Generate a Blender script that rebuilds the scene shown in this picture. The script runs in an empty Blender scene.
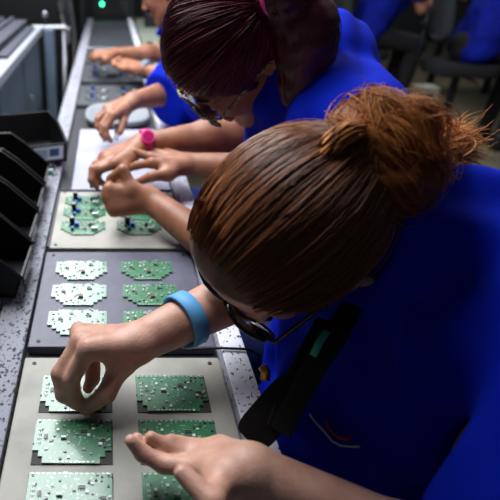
import bpy, bmesh, math, random
import numpy as np
from mathutils import Vector, Matrix
from mathutils.bvhtree import BVHTree

random.seed(7)
RNG = np.random.default_rng(7)
S = bpy.context.scene
COL = S.collection

# ------------------------------------------------------------------ camera, world, lights
FPX = 536.0                     # focal length in pixels of a 500 px frame
TH = math.atan(301.0 / FPX)     # pitch below the horizon
OCX = 108.0                     # column of the optical axis (the lens is shifted)
HC = 0.476                      # camera height above the pallets
ZP = 0.80                       # height of the pallet faces above the floor

cam_data = bpy.data.cameras.new('camera')
cam = bpy.data.objects.new('camera', cam_data)
COL.objects.link(cam)
cam.location = (0, 0, ZP + HC)
cam.rotation_euler = (math.radians(90) - TH, 0, 0)
cam_data.sensor_width = 36
cam_data.lens = 36 * FPX / 500
cam_data.shift_x = (250 - OCX) / 500
cam_data.clip_start = 0.02
cam_data.dof.use_dof = True
cam_data.dof.focus_distance = 0.66
cam_data.dof.aperture_fstop = 5.0
S.camera = cam

w = bpy.data.worlds.new('world'); S.world = w
w.use_nodes = True
w.node_tree.nodes['Background'].inputs[0].default_value = (0.55, 0.65, 0.9, 1)
w.node_tree.nodes['Background'].inputs[1].default_value = 0.045

def area(name, loc, sx, sy, power, color, rot=(0, 0, 0)):
    l = bpy.data.lights.new(name, 'AREA'); l.shape = 'RECTANGLE'
    l.size = sx; l.size_y = sy; l.energy = power; l.color = color
    o = bpy.data.objects.new(name, l); COL.objects.link(o)
    o.location = loc; o.rotation_euler = rot
    return o
area('line_lamp', (-0.36, 2.12, 2.25), 0.7, 2.7, 88, (0.93, 0.97, 1.0))
area('aisle_lamp', (1.2, 2.3, 2.45), 0.3, 1.5, 26, (0.95, 0.97, 1.0))
area('far_lamp', (2.6, 5.2, 2.7), 1.2, 0.4, 14, (1.0, 0.95, 0.85))

S.view_settings.view_transform = 'Standard'
S.view_settings.look = 'None'
S.view_settings.exposure = 0.2
S.view_settings.gamma = 1.0
S.view_settings.use_curve_mapping = False

# ------------------------------------------------------------------ geometry of the view, used to set things at real positions
def _ray(px, py):
    x = (px - OCX) / FPX; v = (py - 250.0) / FPX
    return np.array([x, math.cos(TH) - v * math.sin(TH), -(math.sin(TH) + v * math.cos(TH))])
CAMP = np.array([0, 0, ZP + HC])
def J(px, py, h):               # the point h metres above the pallet faces that stands at this place
    r = _ray(px, py); return CAMP + r * ((HC - h) / -r[2])
def Dp(px, py, d):              # the point at depth d
    return CAMP + _ray(px, py) * d
def Wp(x, y, h):
    return np.array([x, y, ZP + h])
def nrm(v):
    v = np.asarray(v, float); return v / np.linalg.norm(v)

# ------------------------------------------------------------------ materials
def new_mat(name):
    m = bpy.data.materials.new(name); m.use_nodes = True
    nt = m.node_tree; return m, nt, nt.nodes['Principled BSDF']
def c4(c): return (c[0], c[1], c[2], 1)
def srgb(r, g, b):
    f = lambda u: (u / 255 / 12.92) if u / 255 <= 0.04045 else ((u / 255 + 0.055) / 1.055) ** 2.4
    return (f(r), f(g), f(b))
def mat(name, col, rough=0.5, metal=0.0, col2=None, scale=30, bump=0.0, bscale=200, detail=4, lo=0.4, hi=0.6, spec=0.5,
        emit=None, sheen=0.0, sss=0.0, stretch=None, alpha=None, trans=0.0, coat=0.0):
    m, nt, b = new_mat(name)
    b.inputs['Base Color'].default_value = c4(col)
    b.inputs['Roughness'].default_value = rough
    b.inputs['Metallic'].default_value = metal
    b.inputs['Specular IOR Level'].default_value = spec
    if sheen: b.inputs['Sheen Weight'].default_value = sheen
    if coat: b.inputs['Coat Weight'].default_value = coat; b.inputs['Coat Roughness'].default_value = 0.1
    if trans: b.inputs['Transmission Weight'].default_value = trans
    if sss:
        b.inputs['Subsurface Weight'].default_value = sss
        b.inputs['Subsurface Radius'].default_value = (1, 0.35, 0.2)
        b.inputs['Subsurface Scale'].default_value = 0.006
    if emit:
        b.inputs['Emission Color'].default_value = c4(emit[0]); b.inputs['Emission Strength'].default_value = emit[1]
    tc = nt.nodes.new('ShaderNodeTexCoord')
    src = tc.outputs['Object']
    if stretch:
        mp = nt.nodes.new('ShaderNodeMapping'); mp.inputs['Scale'].default_value = stretch
        nt.links.new(src, mp.inputs[0]); src = mp.outputs[0]
    if col2 is not None:
        n = nt.nodes.new('ShaderNodeTexNoise'); n.inputs['Scale'].default_value = scale; n.inputs['Detail'].default_value = detail
        nt.links.new(src, n.inputs['Vector'])
        r = nt.nodes.new('ShaderNodeValToRGB')
        r.color_ramp.elements[0].position = lo; r.color_ramp.elements[1].position = hi
        r.color_ramp.elements[0].color = c4(col); r.color_ramp.elements[1].color = c4(col2)
        nt.links.new(n.outputs['Fac'], r.inputs[0]); nt.links.new(r.outputs[0], b.inputs['Base Color'])
    if bump:
        n2 = nt.nodes.new('ShaderNodeTexNoise'); n2.inputs['Scale'].default_value = bscale; n2.inputs['Detail'].default_value = 3
        nt.links.new(src, n2.inputs['Vector'])
        bp = nt.nodes.new('ShaderNodeBump'); bp.inputs['Strength'].default_value = bump; bp.inputs['Distance'].default_value = 0.002
        nt.links.new(n2.outputs['Fac'], bp.inputs['Height']); nt.links.new(bp.outputs[0], b.inputs['Normal'])
    return m

def hair_mat(name, dark, light, rough=0.38, spec=0.5):
    m, nt, b = new_mat(name)
    a = nt.nodes.new('ShaderNodeAttribute'); a.attribute_name = 'tone'
    r = nt.nodes.new('ShaderNodeValToRGB')
    r.color_ramp.elements[0].color = c4(dark); r.color_ramp.elements[1].color = c4(light)
    nt.links.new(a.outputs['Fac'], r.inputs[0]); nt.links.new(r.outputs[0], b.inputs['Base Color'])
    b.inputs['Roughness'].default_value = rough; b.inputs['Specular IOR Level'].default_value = spec
    return m

def skin_mat(name, col, col2):
    return mat(name, col, 0.48, col2=col2, scale=45, lo=0.35, hi=0.7, bump=0.25, bscale=420, sss=0.12, spec=0.4)

M = {}
M['skin_a'] = skin_mat('skin_fair', srgb(208, 160, 140), srgb(188, 136, 116))
M['skin_b'] = skin_mat('skin_tan', srgb(164, 110, 82), srgb(142, 90, 66))
M['skin_c'] = skin_mat('skin_brown', srgb(166, 110, 82), srgb(140, 90, 66))
M['nail'] = mat('nail', srgb(214, 165, 150), 0.25)
M['shirt'] = mat('blue_cotton', srgb(5, 38, 192), 0.9, col2=srgb(4, 30, 172), scale=14, bump=0.3, bscale=600, spec=0.1)
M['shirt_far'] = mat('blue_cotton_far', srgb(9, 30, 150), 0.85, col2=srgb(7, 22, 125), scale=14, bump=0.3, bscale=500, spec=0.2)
M['denim'] = mat('blue_denim', srgb(20, 34, 95), 0.9, col2=srgb(28, 44, 115), scale=120, bump=0.3, bscale=700)
M['hair_auburn'] = hair_mat('hair_auburn', srgb(58, 30, 19), srgb(196, 122, 78), 0.42, 0.35)
M['hair_bun'] = hair_mat('hair_bun', srgb(122, 64, 28), srgb(240, 158, 84), 0.5, 0.15)
M['hair_wine'] = hair_mat('hair_wine', srgb(42, 10, 21), srgb(116, 31, 54), 0.45, 0.4)
M['hair_black'] = hair_mat('hair_black', srgb(14, 10, 10), srgb(46, 34, 30))
M['black_plastic'] = mat('black_plastic', srgb(11, 11, 13), 0.5, bump=0.12, bscale=300, spec=0.3)
M['black_gloss'] = mat('black_gloss', srgb(10, 10, 12), 0.15)
M['black_fabric'] = mat('black_fabric', srgb(18, 18, 22), 0.9, bump=0.4, bscale=500)
M['grey_fabric'] = mat('grey_fabric', srgb(44, 47, 52), 0.9, bump=0.4, bscale=400)
M['dark_metal'] = mat('dark_metal', srgb(40, 42, 48), 0.45, 0.6)
M['steel'] = mat('steel', srgb(150, 152, 158), 0.35, 0.9)
M['chrome'] = mat('chrome', srgb(190, 190, 195), 0.15, 1.0)
M['lens'] = mat('lens', (0.9, 0.9, 0.92), 0.05, trans=1.0)
M['white'] = mat('white_enamel', srgb(226, 228, 232), 0.45)
M['paper'] = mat('white_sheet', srgb(168, 166, 186), 0.75, col2=srgb(158, 157, 178), scale=8)
M['label'] = mat('label_white', srgb(232, 244, 248), 0.5)
M['label_blue'] = mat('label_blue', srgb(30, 90, 130), 0.5)
M['label_ink'] = mat('label_ink', srgb(60, 70, 85), 0.6)
M['teal'] = mat('teal_tag', srgb(30, 160, 135), 0.5)
M['band_blue'] = mat('band_blue', srgb(92, 164, 222), 0.6, bump=0.15, bscale=500)
M['pink'] = mat('pink_rubber', srgb(236, 60, 140), 0.4)
M['pink_dark'] = mat('pink_dark', srgb(170, 22, 92), 0.25)
M['greyblue'] = mat('greyblue_rubber', srgb(92, 112, 132), 0.5)
M['brass'] = mat('brass', srgb(200, 150, 60), 0.3, 0.9)
M['red'] = mat('red_thread', srgb(190, 30, 50), 0.7)
M['white_thread'] = mat('white_thread', srgb(225, 225, 235), 0.7)
M['cream'] = mat('cream_card', srgb(240, 240, 226), 0.7)
M['cabinet'] = mat('bluegrey_panel', srgb(92, 106, 122), 0.5, col2=srgb(84, 98, 114), scale=6)
M['rubber'] = mat('black_rubber', srgb(14, 14, 15), 0.6)
M['led_green'] = mat('led_green', (0.05, 0.9, 0.35), 0.4, emit=((0.05, 1.0, 0.4), 6))
M['led_yellow'] = mat('led_yellow', (0.9, 0.8, 0.1), 0.4, emit=((1.0, 0.85, 0.1), 4))
M['floor'] = mat('floor', srgb(134, 128, 106), 0.55, col2=srgb(122, 116, 96), scale=5, bump=0.05)
M['wall'] = mat('wall', srgb(60, 62, 66), 0.8, col2=srgb(52, 54, 58), scale=3)
M['pallet_beige'] = mat('pallet_beige', srgb(160, 156, 146), 0.55, col2=srgb(136, 134, 127), scale=22, lo=0.42, hi=0.75, bump=0.08, bscale=90, detail=8)
M['pallet_slate'] = mat('pallet_slate', srgb(84, 82, 102), 0.5, col2=srgb(74, 73, 92), scale=30, bump=0.08, bscale=150)
M['pallet_grey'] = mat('pallet_grey', srgb(62, 65, 71), 0.6, col2=srgb(55, 57, 63), scale=30)
M['pocket'] = mat('pocket_dark', srgb(40, 40, 38), 0.7)
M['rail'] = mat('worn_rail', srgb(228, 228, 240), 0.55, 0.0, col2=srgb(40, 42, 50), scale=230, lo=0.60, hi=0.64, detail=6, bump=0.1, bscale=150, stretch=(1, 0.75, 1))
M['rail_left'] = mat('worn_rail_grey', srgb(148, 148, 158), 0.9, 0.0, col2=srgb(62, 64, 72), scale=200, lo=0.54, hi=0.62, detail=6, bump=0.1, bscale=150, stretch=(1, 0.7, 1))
M['belt'] = mat('belt_dark', srgb(34, 35, 40), 0.7, bump=0.1, bscale=200)
M['grey_tub'] = mat('grey_tub', srgb(128, 131, 138), 0.55)
M['enamel_bench'] = mat('bench_white', srgb(140, 145, 154), 0.65)
M['tray_grey'] = mat('tray_grey', srgb(62, 64, 76), 0.6)
def pcb_mat(name, g, g2, w, rough):
    m, nt, b = new_mat(name)
    tc = nt.nodes.new('ShaderNodeTexCoord')
    v = nt.nodes.new('ShaderNodeTexVoronoi'); v.inputs['Scale'].default_value = 260; v.distance = 'MANHATTAN'
    nt.links.new(tc.outputs['Object'], v.inputs['Vector'])
    r = nt.nodes.new('ShaderNodeValToRGB'); e = r.color_ramp.elements
    e[0].position = 0.0; e[0].color = c4(g); e[1].position = 0.8; e[1].color = c4(g2)
    nt.links.new(v.outputs['Color'], r.inputs[0])
    n = nt.nodes.new('ShaderNodeTexNoise'); n.inputs['Scale'].default_value = 190; n.inputs['Detail'].default_value = 2
    nt.links.new(tc.outputs['Object'], n.inputs['Vector'])
    r2 = nt.nodes.new('ShaderNodeValToRGB'); r2.color_ramp.elements[0].position = 0.66; r2.color_ramp.elements[1].position = 0.72
    nt.links.new(n.outputs['Fac'], r2.inputs[0])
    mx = nt.nodes.new('ShaderNodeMix'); mx.data_type = 'RGBA'
    nt.links.new(r2.outputs[0], mx.inputs['Factor']); nt.links.new(r.outputs[0], mx.inputs['A'])
    mx.inputs['B'].default_value = c4(w)
    nt.links.new(mx.outputs['Result'], b.inputs['Base Color'])
    b.inputs['Roughness'].default_value = rough
    b.inputs['Coat Weight'].default_value = 0.5; b.inputs['Coat Roughness'].default_value = 0.13
    return m
M['pcb'] = pcb_mat('solder_mask_green', srgb(16, 96, 56), srgb(30, 116, 72), srgb(120, 170, 145), 0.4)
M['pcb_grey'] = pcb_mat('solder_mask_dark', srgb(52, 58, 62), srgb(62, 70, 72), srgb(140, 150, 150), 0.5)
M['tin'] = mat('tin_pad', srgb(176, 190, 182), 0.4, 0.4)
M['chip'] = mat('chip_black', srgb(22, 24, 26), 0.4)
M['smd_grey'] = mat('smd_grey', srgb(150, 158, 160), 0.45)
M['smd_white'] = mat('smd_white', srgb(225, 230, 228), 0.4)
M['copper'] = mat('copper_brown', srgb(112, 62, 50), 0.45, 0.2)
M['relay_blue'] = mat('relay_blue', srgb(34, 70, 190), 0.35)

# ------------------------------------------------------------------ mesh helpers
class MB:
    def __init__(s): s.v = []; s.f = []
    def add(s, vs, fs):
        o = len(s.v); s.v += [tuple(map(float, p)) for p in vs]; s.f += [tuple(i + o for i in f) for f in fs]; return s
    def box(s, lo, hi):
        x0, y0, z0 = lo; x1, y1, z1 = hi
        return s.add([(x0, y0, z0), (x1, y0, z0), (x1, y1, z0), (x0, y1, z0), (x0, y0, z1), (x1, y0, z1), (x1, y1, z1), (x0, y1, z1)],
                     [(0, 3, 2, 1), (4, 5, 6, 7), (0, 1, 5, 4), (1, 2, 6, 5), (2, 3, 7, 6), (3, 0, 4, 7)])
    def boxc(s, c, d):
        return s.box([c[i] - d[i] / 2 for i in range(3)], [c[i] + d[i] / 2 for i in range(3)])
    def prism(s, poly, z0, z1):          # poly: CCW list of (x, y)
        n = len(poly)
        return s.add([(x, y, z0) for x, y in poly] + [(x, y, z1) for x, y in poly],
                     [tuple(range(n))[::-1], tuple(range(n, 2 * n))] + [(i, (i + 1) % n, n + (i + 1) % n, n + i) for i in range(n)])
    def extrude(s, poly3, vec):          # planar polygon of 3-D points pushed along vec
        n = len(poly3); vec = np.asarray(vec)
        return s.add(list(poly3) + [np.asarray(p) + vec for p in poly3],
                     [tuple(range(n))[::-1], tuple(range(n, 2 * n))] + [(i, (i + 1) % n, n + (i + 1) % n, n + i) for i in range(n)])
    def tube(s, pts, r, sides=8, closed=False, flat=1.0, ref=None):
        pts = [np.asarray(p, float) for p in pts]; n = len(pts)
        rs = r if hasattr(r, '__len__') else [r] * n
        vs = []; prev = None
        for i, p in enumerate(pts):
            a = pts[(i - 1) % n] if (closed or i > 0) else p
            b = pts[(i + 1) % n] if (closed or i < n - 1) else p
            t = nrm(b - a)
            if ref is not None: u = np.asarray(ref, float)
            elif prev is None: u = np.array([0, 0, 1.0]) if abs(t[2]) < 0.9 else np.array([1.0, 0, 0])
            else: u = prev
            u = nrm(u - t * np.dot(u, t)); prev = u; v = np.cross(t, u)
            for k in range(sides):
                an = 2 * math.pi * k / sides
                vs.append(p + rs[i] * (flat * math.cos(an) * u + math.sin(an) * v))
        fs = []
        m = n if closed else n - 1
        for i in range(m):
            for k in range(sides):
                a0 = i * sides + k; a1 = i * sides + (k + 1) % sides
                b0 = ((i + 1) % n) * sides + k; b1 = ((i + 1) % n) * sides + (k + 1) % sides
                fs.append((a0, a1, b1, b0))
        if not closed:
            fs.append(tuple(range(sides))[::-1]); fs.append(tuple(range((n - 1) * sides, n * sides)))
        return s.add(vs, fs)
    def cyl(s, a, b, r, sides=20): return s.tube([a, b], r, sides)
    def sphere(s, c, r, nu=14, nv=9):
        r = r if hasattr(r, '__len__') else (r, r, r)
        vs = []; fs = []
        for i in range(nv + 1):
            ph = math.pi * i / nv
            for k in range(nu):
                a = 2 * math.pi * k / nu
                vs.append((c[0] + r[0] * math.sin(ph) * math.cos(a), c[1] + r[1] * math.sin(ph) * math.sin(a), c[2] + r[2] * math.cos(ph)))
        for i in range(nv):
            for k in range(nu):
                fs.append((i * nu + k, (i + 1) * nu + k, (i + 1) * nu + (k + 1) % nu, i * nu + (k + 1) % nu))
        return s.add(vs, fs)
    def build(s, name, m, parent=None, smooth=False, bevel=0.0, seg=2):
        me = bpy.data.meshes.new(name); me.from_pydata(s.v, [], s.f); me.update()
        bm = bmesh.new(); bm.from_mesh(me)
        bmesh.ops.remove_doubles(bm, verts=bm.verts, dist=1e-7)
        bmesh.ops.recalc_face_normals(bm, faces=bm.faces)
        bm.to_mesh(me); bm.free()
        if smooth: me.polygons.foreach_set('use_smooth', [True] * len(me.polygons))
        me.materials.append(m)
        o = bpy.data.objects.new(name, me); COL.objects.link(o)
        if parent is not None:
            o.parent = parent
            o.matrix_parent_inverse = Matrix.Identity(4)
            off = parent_world(parent)
            if off is not None: o.data.transform(Matrix.Translation(-off))
        if bevel:
            b = o.modifiers.new('bevel', 'BEVEL'); b.width = bevel; b.segments = seg; b.limit_method = 'ANGLE'; b.angle_limit = math.radians(40)
        return o

def parent_world(p):
    off = Vector((0, 0, 0))
    while p is not None:
        off += p.location; p = p.parent
    return off

def tag(o, label=None, cat=None, group=None, kind=None):
    if label: o['label'] = label
    if cat: o['category'] = cat
    if group: o['group'] = group
    if kind: o['kind'] = kind
    return o
def thing(name, loc, label, cat, group=None):
    o = bpy.data.objects.new(name, None); COL.objects.link(o); o.empty_display_size = 0.05
    o.location = loc
    return tag(o, label, cat, group)
KIDS = {}
def copy_tree(o, parent=None):
    c = o.copy(); COL.objects.link(c)
    if parent is not None: c.parent = parent
    for ch in list(o.children): copy_tree(ch, c)
    return c

def np_obj(name, verts, quads, m, parent=None, smooth=True, tone=None):
    me = bpy.data.meshes.new(name)
    verts = np.asarray(verts, np.float32)
    if parent is not None:
        verts = verts - np.array(parent_world(parent), np.float32)
    me.vertices.add(len(verts)); me.vertices.foreach_set('co', verts.ravel())
    nq = len(quads)
    me.loops.add(nq * 4); me.loops.foreach_set('vertex_index', np.asarray(quads, np.int32).ravel())
    me.polygons.add(nq); me.polygons.foreach_set('loop_start', np.arange(0, nq * 4, 4, dtype=np.int32))
    if smooth: me.polygons.foreach_set('use_smooth', np.ones(nq, bool))
    me.update(calc_edges=True)
    if tone is not None:
        a = me.attributes.new('tone', 'FLOAT', 'POINT'); a.data.foreach_set('value', np.asarray(tone, np.float32))
    me.materials.append(m)
    o = bpy.data.objects.new(name, me); COL.objects.link(o)
    if parent is not None: o.parent = parent
    return o

# ------------------------------------------------------------------ implicit surfaces: smooth unions of tapered limbs, meshed by surface nets
class Shape:
    def __init__(s): s.p = []
    def cone(s, a, b, ra, rb, k=0.012, op='u', flat=False):
        s.p.append(('cone', np.asarray(a, float), np.asarray(b, float), ra, rb, k, op, flat)); return s
    def ell(s, c, rad, axes=None, k=0.012, op='u'):
        s.p.append(('ell', np.asarray(c, float), np.asarray(rad, float), np.eye(3) if axes is None else np.asarray(axes, float), k, op)); return s
    def plane(s, pt, n, k=0.004):        # keeps the side n points away from
        s.p.append(('plane', np.asarray(pt, float), nrm(n), k)); return s
    def bounds(s, q):
        if q[0] == 'cone':
            r = max(q[3], q[4]); return np.minimum(q[1], q[2]) - r, np.maximum(q[1], q[2]) + r
        e = np.sqrt(((q[3] * q[2][:, None]) ** 2).sum(0)); return q[1] - e, q[1] + e
    def mesh(s, cell, noise=None):
        lo = np.min([s.bounds(q)[0] for q in s.p if q[0] != 'plane' and q[-1 if q[0] == 'ell' else 6] == 'u'], 0) - 0.015
        hi = np.max([s.bounds(q)[1] for q in s.p if q[0] != 'plane' and q[-1 if q[0] == 'ell' else 6] == 'u'], 0) + 0.015
        n = np.ceil((hi - lo) / cell).astype(int) + 1
        A = np.full(n, 0.06, np.float32)
        ax = [(lo[i] + cell * np.arange(n[i])).astype(np.float32) for i in range(3)]
        for q in s.p:
            if q[0] == 'plane':
                d = (ax[0][:, None, None] - q[1][0]) * q[2][0] + (ax[1][None, :, None] - q[1][1]) * q[2][1] + (ax[2][None, None, :] - q[1][2]) * q[2][2]
                k = q[3]; h = np.maximum(k - np.abs(A - d), 0) / k
                A = (np.maximum(A, d) + h * h * k * 0.25).astype(np.float32); continue
            b0, b1 = s.bounds(q); k = q[4] if q[0] == 'ell' else q[5]
            pad = max(k * 1.3, 0.012)
            i0 = np.clip(np.floor((b0 - pad - lo) / cell).astype(int), 0, n); i1 = np.clip(np.ceil((b1 + pad - lo) / cell).astype(int) + 1, 0, n)
            if (i1 <= i0).any(): continue
            sl = tuple(slice(i0[i], i1[i]) for i in range(3))
            X = ax[0][sl[0]][:, None, None]; Y = ax[1][sl[1]][None, :, None]; Z = ax[2][sl[2]][None, None, :]
            if q[0] == 'cone':
                a, b, ra, rb = q[1:5]; ab = b - a; L2 = max(float(ab @ ab), 1e-9)
                px, py, pz = X - a[0], Y - a[1], Z - a[2]
                t0 = (px * ab[0] + py * ab[1] + pz * ab[2]) / L2
                t = np.clip(t0, 0, 1)
                d = np.sqrt((px - t * ab[0]) ** 2 + (py - t * ab[1]) ** 2 + (pz - t * ab[2]) ** 2) - (ra + t * (rb - ra))
                if q[7]: d = np.maximum(d, (t0 - 1) * math.sqrt(L2))
            else:
                c, rad, axs = q[1], q[2], q[3]
                px, py, pz = X - c[0], Y - c[1], Z - c[2]
                u = [px * axs[i][0] + py * axs[i][1] + pz * axs[i][2] for i in range(3)]
                k0 = np.sqrt(sum((u[i] / rad[i]) ** 2 for i in range(3)))
                k1 = np.sqrt(sum((u[i] / rad[i] ** 2) ** 2 for i in range(3)))
                d = k0 * (k0 - 1) / np.maximum(k1, 1e-6)
            B = A[sl]; op = q[-1] if q[0] == 'ell' else q[6]
            if op == 'u':
                h = np.maximum(k - np.abs(B - d), 0) / k; A[sl] = np.minimum(B, d) - h * h * k * 0.25
            else:
                d = -d; h = np.maximum(k - np.abs(B - d), 0) / k; A[sl] = np.maximum(B, d) + h * h * k * 0.25
        if noise is not None:
            band = np.nonzero(np.abs(A) < 0.03)
            P = np.stack([ax[i][band[i]] for i in range(3)], 1)
            A[band] += noise(P).astype(np.float32)
        return surface_nets(A, lo, cell)

def surface_nets(A, lo, cell):
    I = A < 0
    n = np.array(A.shape)
    c = I[:-1, :-1, :-1].astype(np.uint8)
    cnt = np.zeros(n - 1, np.uint8)
    for dx in (0, 1):
        for dy in (0, 1):
            for dz in (0, 1):
                cnt += I[dx:n[0] - 1 + dx, dy:n[1] - 1 + dy, dz:n[2] - 1 + dz]
    act = (cnt > 0) & (cnt < 8)
    cx, cy, cz = np.nonzero(act)
    idx = np.full(n - 1, -1, np.int32); idx[cx, cy, cz] = np.arange(len(cx))
    acc = np.zeros((len(cx), 3)); num = np.zeros(len(cx))
    corners = [(0, 0, 0), (1, 0, 0), (0, 1, 0), (1, 1, 0), (0, 0, 1), (1, 0, 1), (0, 1, 1), (1, 1, 1)]
    vals = [A[cx + a, cy + b, cz + d] for a, b, d in corners]
    for i in range(8):
        for j in range(i + 1, 8):
            ci, cj = np.array(corners[i]), np.array(corners[j])
            if np.abs(ci - cj).sum() != 1: continue
            vi, vj = vals[i], vals[j]
            m = (vi < 0) != (vj < 0)
            t = np.where(m, vi / np.where(m, vi - vj, 1), 0)
            acc += np.where(m[:, None], ci + t[:, None] * (cj - ci), 0); num += m
    V = np.array(lo) + (np.stack([cx, cy, cz], 1) + acc / num[:, None]) * cell
    Q = []
    for axn in range(3):
        sl0 = [slice(None)] * 3; sl1 = [slice(None)] * 3
        sl0[axn] = slice(0, -1); sl1[axn] = slice(1, None)
        a, b = I[tuple(sl0)], I[tuple(sl1)]
        x = np.stack(np.nonzero(a != b), 1)
        o1, o2 = (axn + 1) % 3, (axn + 2) % 3
        ok = (x[:, o1] > 0) & (x[:, o2] > 0) & (x[:, o1] < n[o1] - 1) & (x[:, o2] < n[o2] - 1)
        x = x[ok]
        e1 = np.zeros(3, int); e1[o1] = 1; e2 = np.zeros(3, int); e2[o2] = 1
        g = lambda p: idx[p[:, 0], p[:, 1], p[:, 2]]
        q = np.stack([g(x - e1 - e2), g(x - e2), g(x), g(x - e1)], 1)
        fl = ~a[tuple(x.T)]
        q[fl] = q[fl][:, ::-1]
        Q.append(q)
    return V, np.concatenate(Q)

def folds(seed, amp, wl, stretch=(1, 1, 1)):
    r = np.random.default_rng(seed); K = []
    for _ in range(9):
        K.append((nrm(r.normal(size=3)) * np.array(stretch) * 2 * math.pi / (wl * r.uniform(0.6, 1.8)), r.uniform(0, 6.28)))
    def f(P):
        wv = sum(np.sin(P @ k * 0.4 + ph) for k, ph in K[:3]) * 0.7
        v = sum(np.sin(P @ k + ph + wv) for k, ph in K[3:]) / 3.5
        return amp * v
    return f

# ------------------------------------------------------------------ people
def ik(a, tip, L, ratios, bulge):
    a = np.asarray(a, float); tip = np.asarray(tip, float); D = np.linalg.norm(tip - a)
    D = min(D, L * 0.995)
    segs = [L * r for r in ratios]
    def end(phi):
        p = np.zeros(2); an = 0; out = [p.copy()]
        for i, s_ in enumerate(segs):
            if i: an -= phi
            p = p + s_ * np.array([math.cos(an), math.sin(an)]); out.append(p.copy())
        return out
    lo, hi = 0.0, 2.6 / max(1, len(segs) - 1) * 1.3
    for _ in range(40):
        m = (lo + hi) / 2
        if np.linalg.norm(end(m)[-1]) > D: lo = m
        else: hi = m
    pts = end(lo); e = pts[-1] / np.linalg.norm(pts[-1])
    t = nrm(tip - a); b = np.asarray(bulge, float); b = nrm(b - t * (b @ t))
    R = np.array([[e[0], e[1]], [-e[1], e[0]]])
    return [a + t * (R @ p)[0] + b * (R @ p)[1] for p in pts]

def add_hand(sh, W, Ki, Kp, tips, thumb_base, thumb_tip, bulge, tbulge, sc=1.0, fr=1.0, lf=(1, 1, 1, 1)):
    """W wrist, Ki / Kp index and little knuckles, tips of four fingers, thumb; returns the finger chains"""
    W, Ki, Kp = map(lambda p: np.asarray(p, float), (W, Ki, Kp))
    ks = [Ki + (Kp - Ki) * t for t in (0, 0.36, 0.70, 1.0)]
    out = nrm((Ki + Kp) / 2 - W)
    ks[1] = ks[1] + out * 0.005 * sc; ks[2] = ks[2] + out * 0.002 * sc
    wr = [W + (Ki - Kp) * t for t in (0.16, 0.05, -0.06, -0.16)]
    for k_, w_ in zip(ks, wr): sh.cone(w_, k_, 0.0165 * sc, 0.0118 * sc, 0.012)
    L = [0.074 * sc, 0.082 * sc, 0.076 * sc, 0.060 * sc]
    R = [0.0088, 0.0090, 0.0084, 0.0074]
    chains = []
    tb = np.asarray(thumb_base, float)
    sh.cone(W, tb, 0.017 * sc, 0.0150 * sc, 0.012)
    sh.cone(tb, Ki * 0.75 + W * 0.25, 0.012 * sc, 0.010 * sc, 0.012)
    for i in range(4):
        if tips[i] is None: chains.append(None); continue
        b = bulge[i] if isinstance(bulge, list) else bulge
        ch = ik(ks[i], tips[i], L[i] * lf[i], (0.50, 0.28, 0.22), b); chains.append(ch)
        r = R[i] * sc * fr
        sh.cone(ch[0], ch[1], r * 1.12, r * 1.02, 0.006)
        sh.cone(ch[1], ch[2], r * 1.02, r * 0.92, 0.0035)
        sh.cone(ch[2], ch[3], r * 0.92, r * 0.72, 0.0035)
    ch = ik(tb, thumb_tip, 0.072 * sc, (0.55, 0.45), tbulge)
    sh.cone(ch[0], ch[1], 0.0130 * sc, 0.0108 * sc, 0.008)
    sh.cone(ch[1], ch[2], 0.0108 * sc, 0.0082 * sc, 0.0035)
    chains.append(ch)
    return chains

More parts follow.
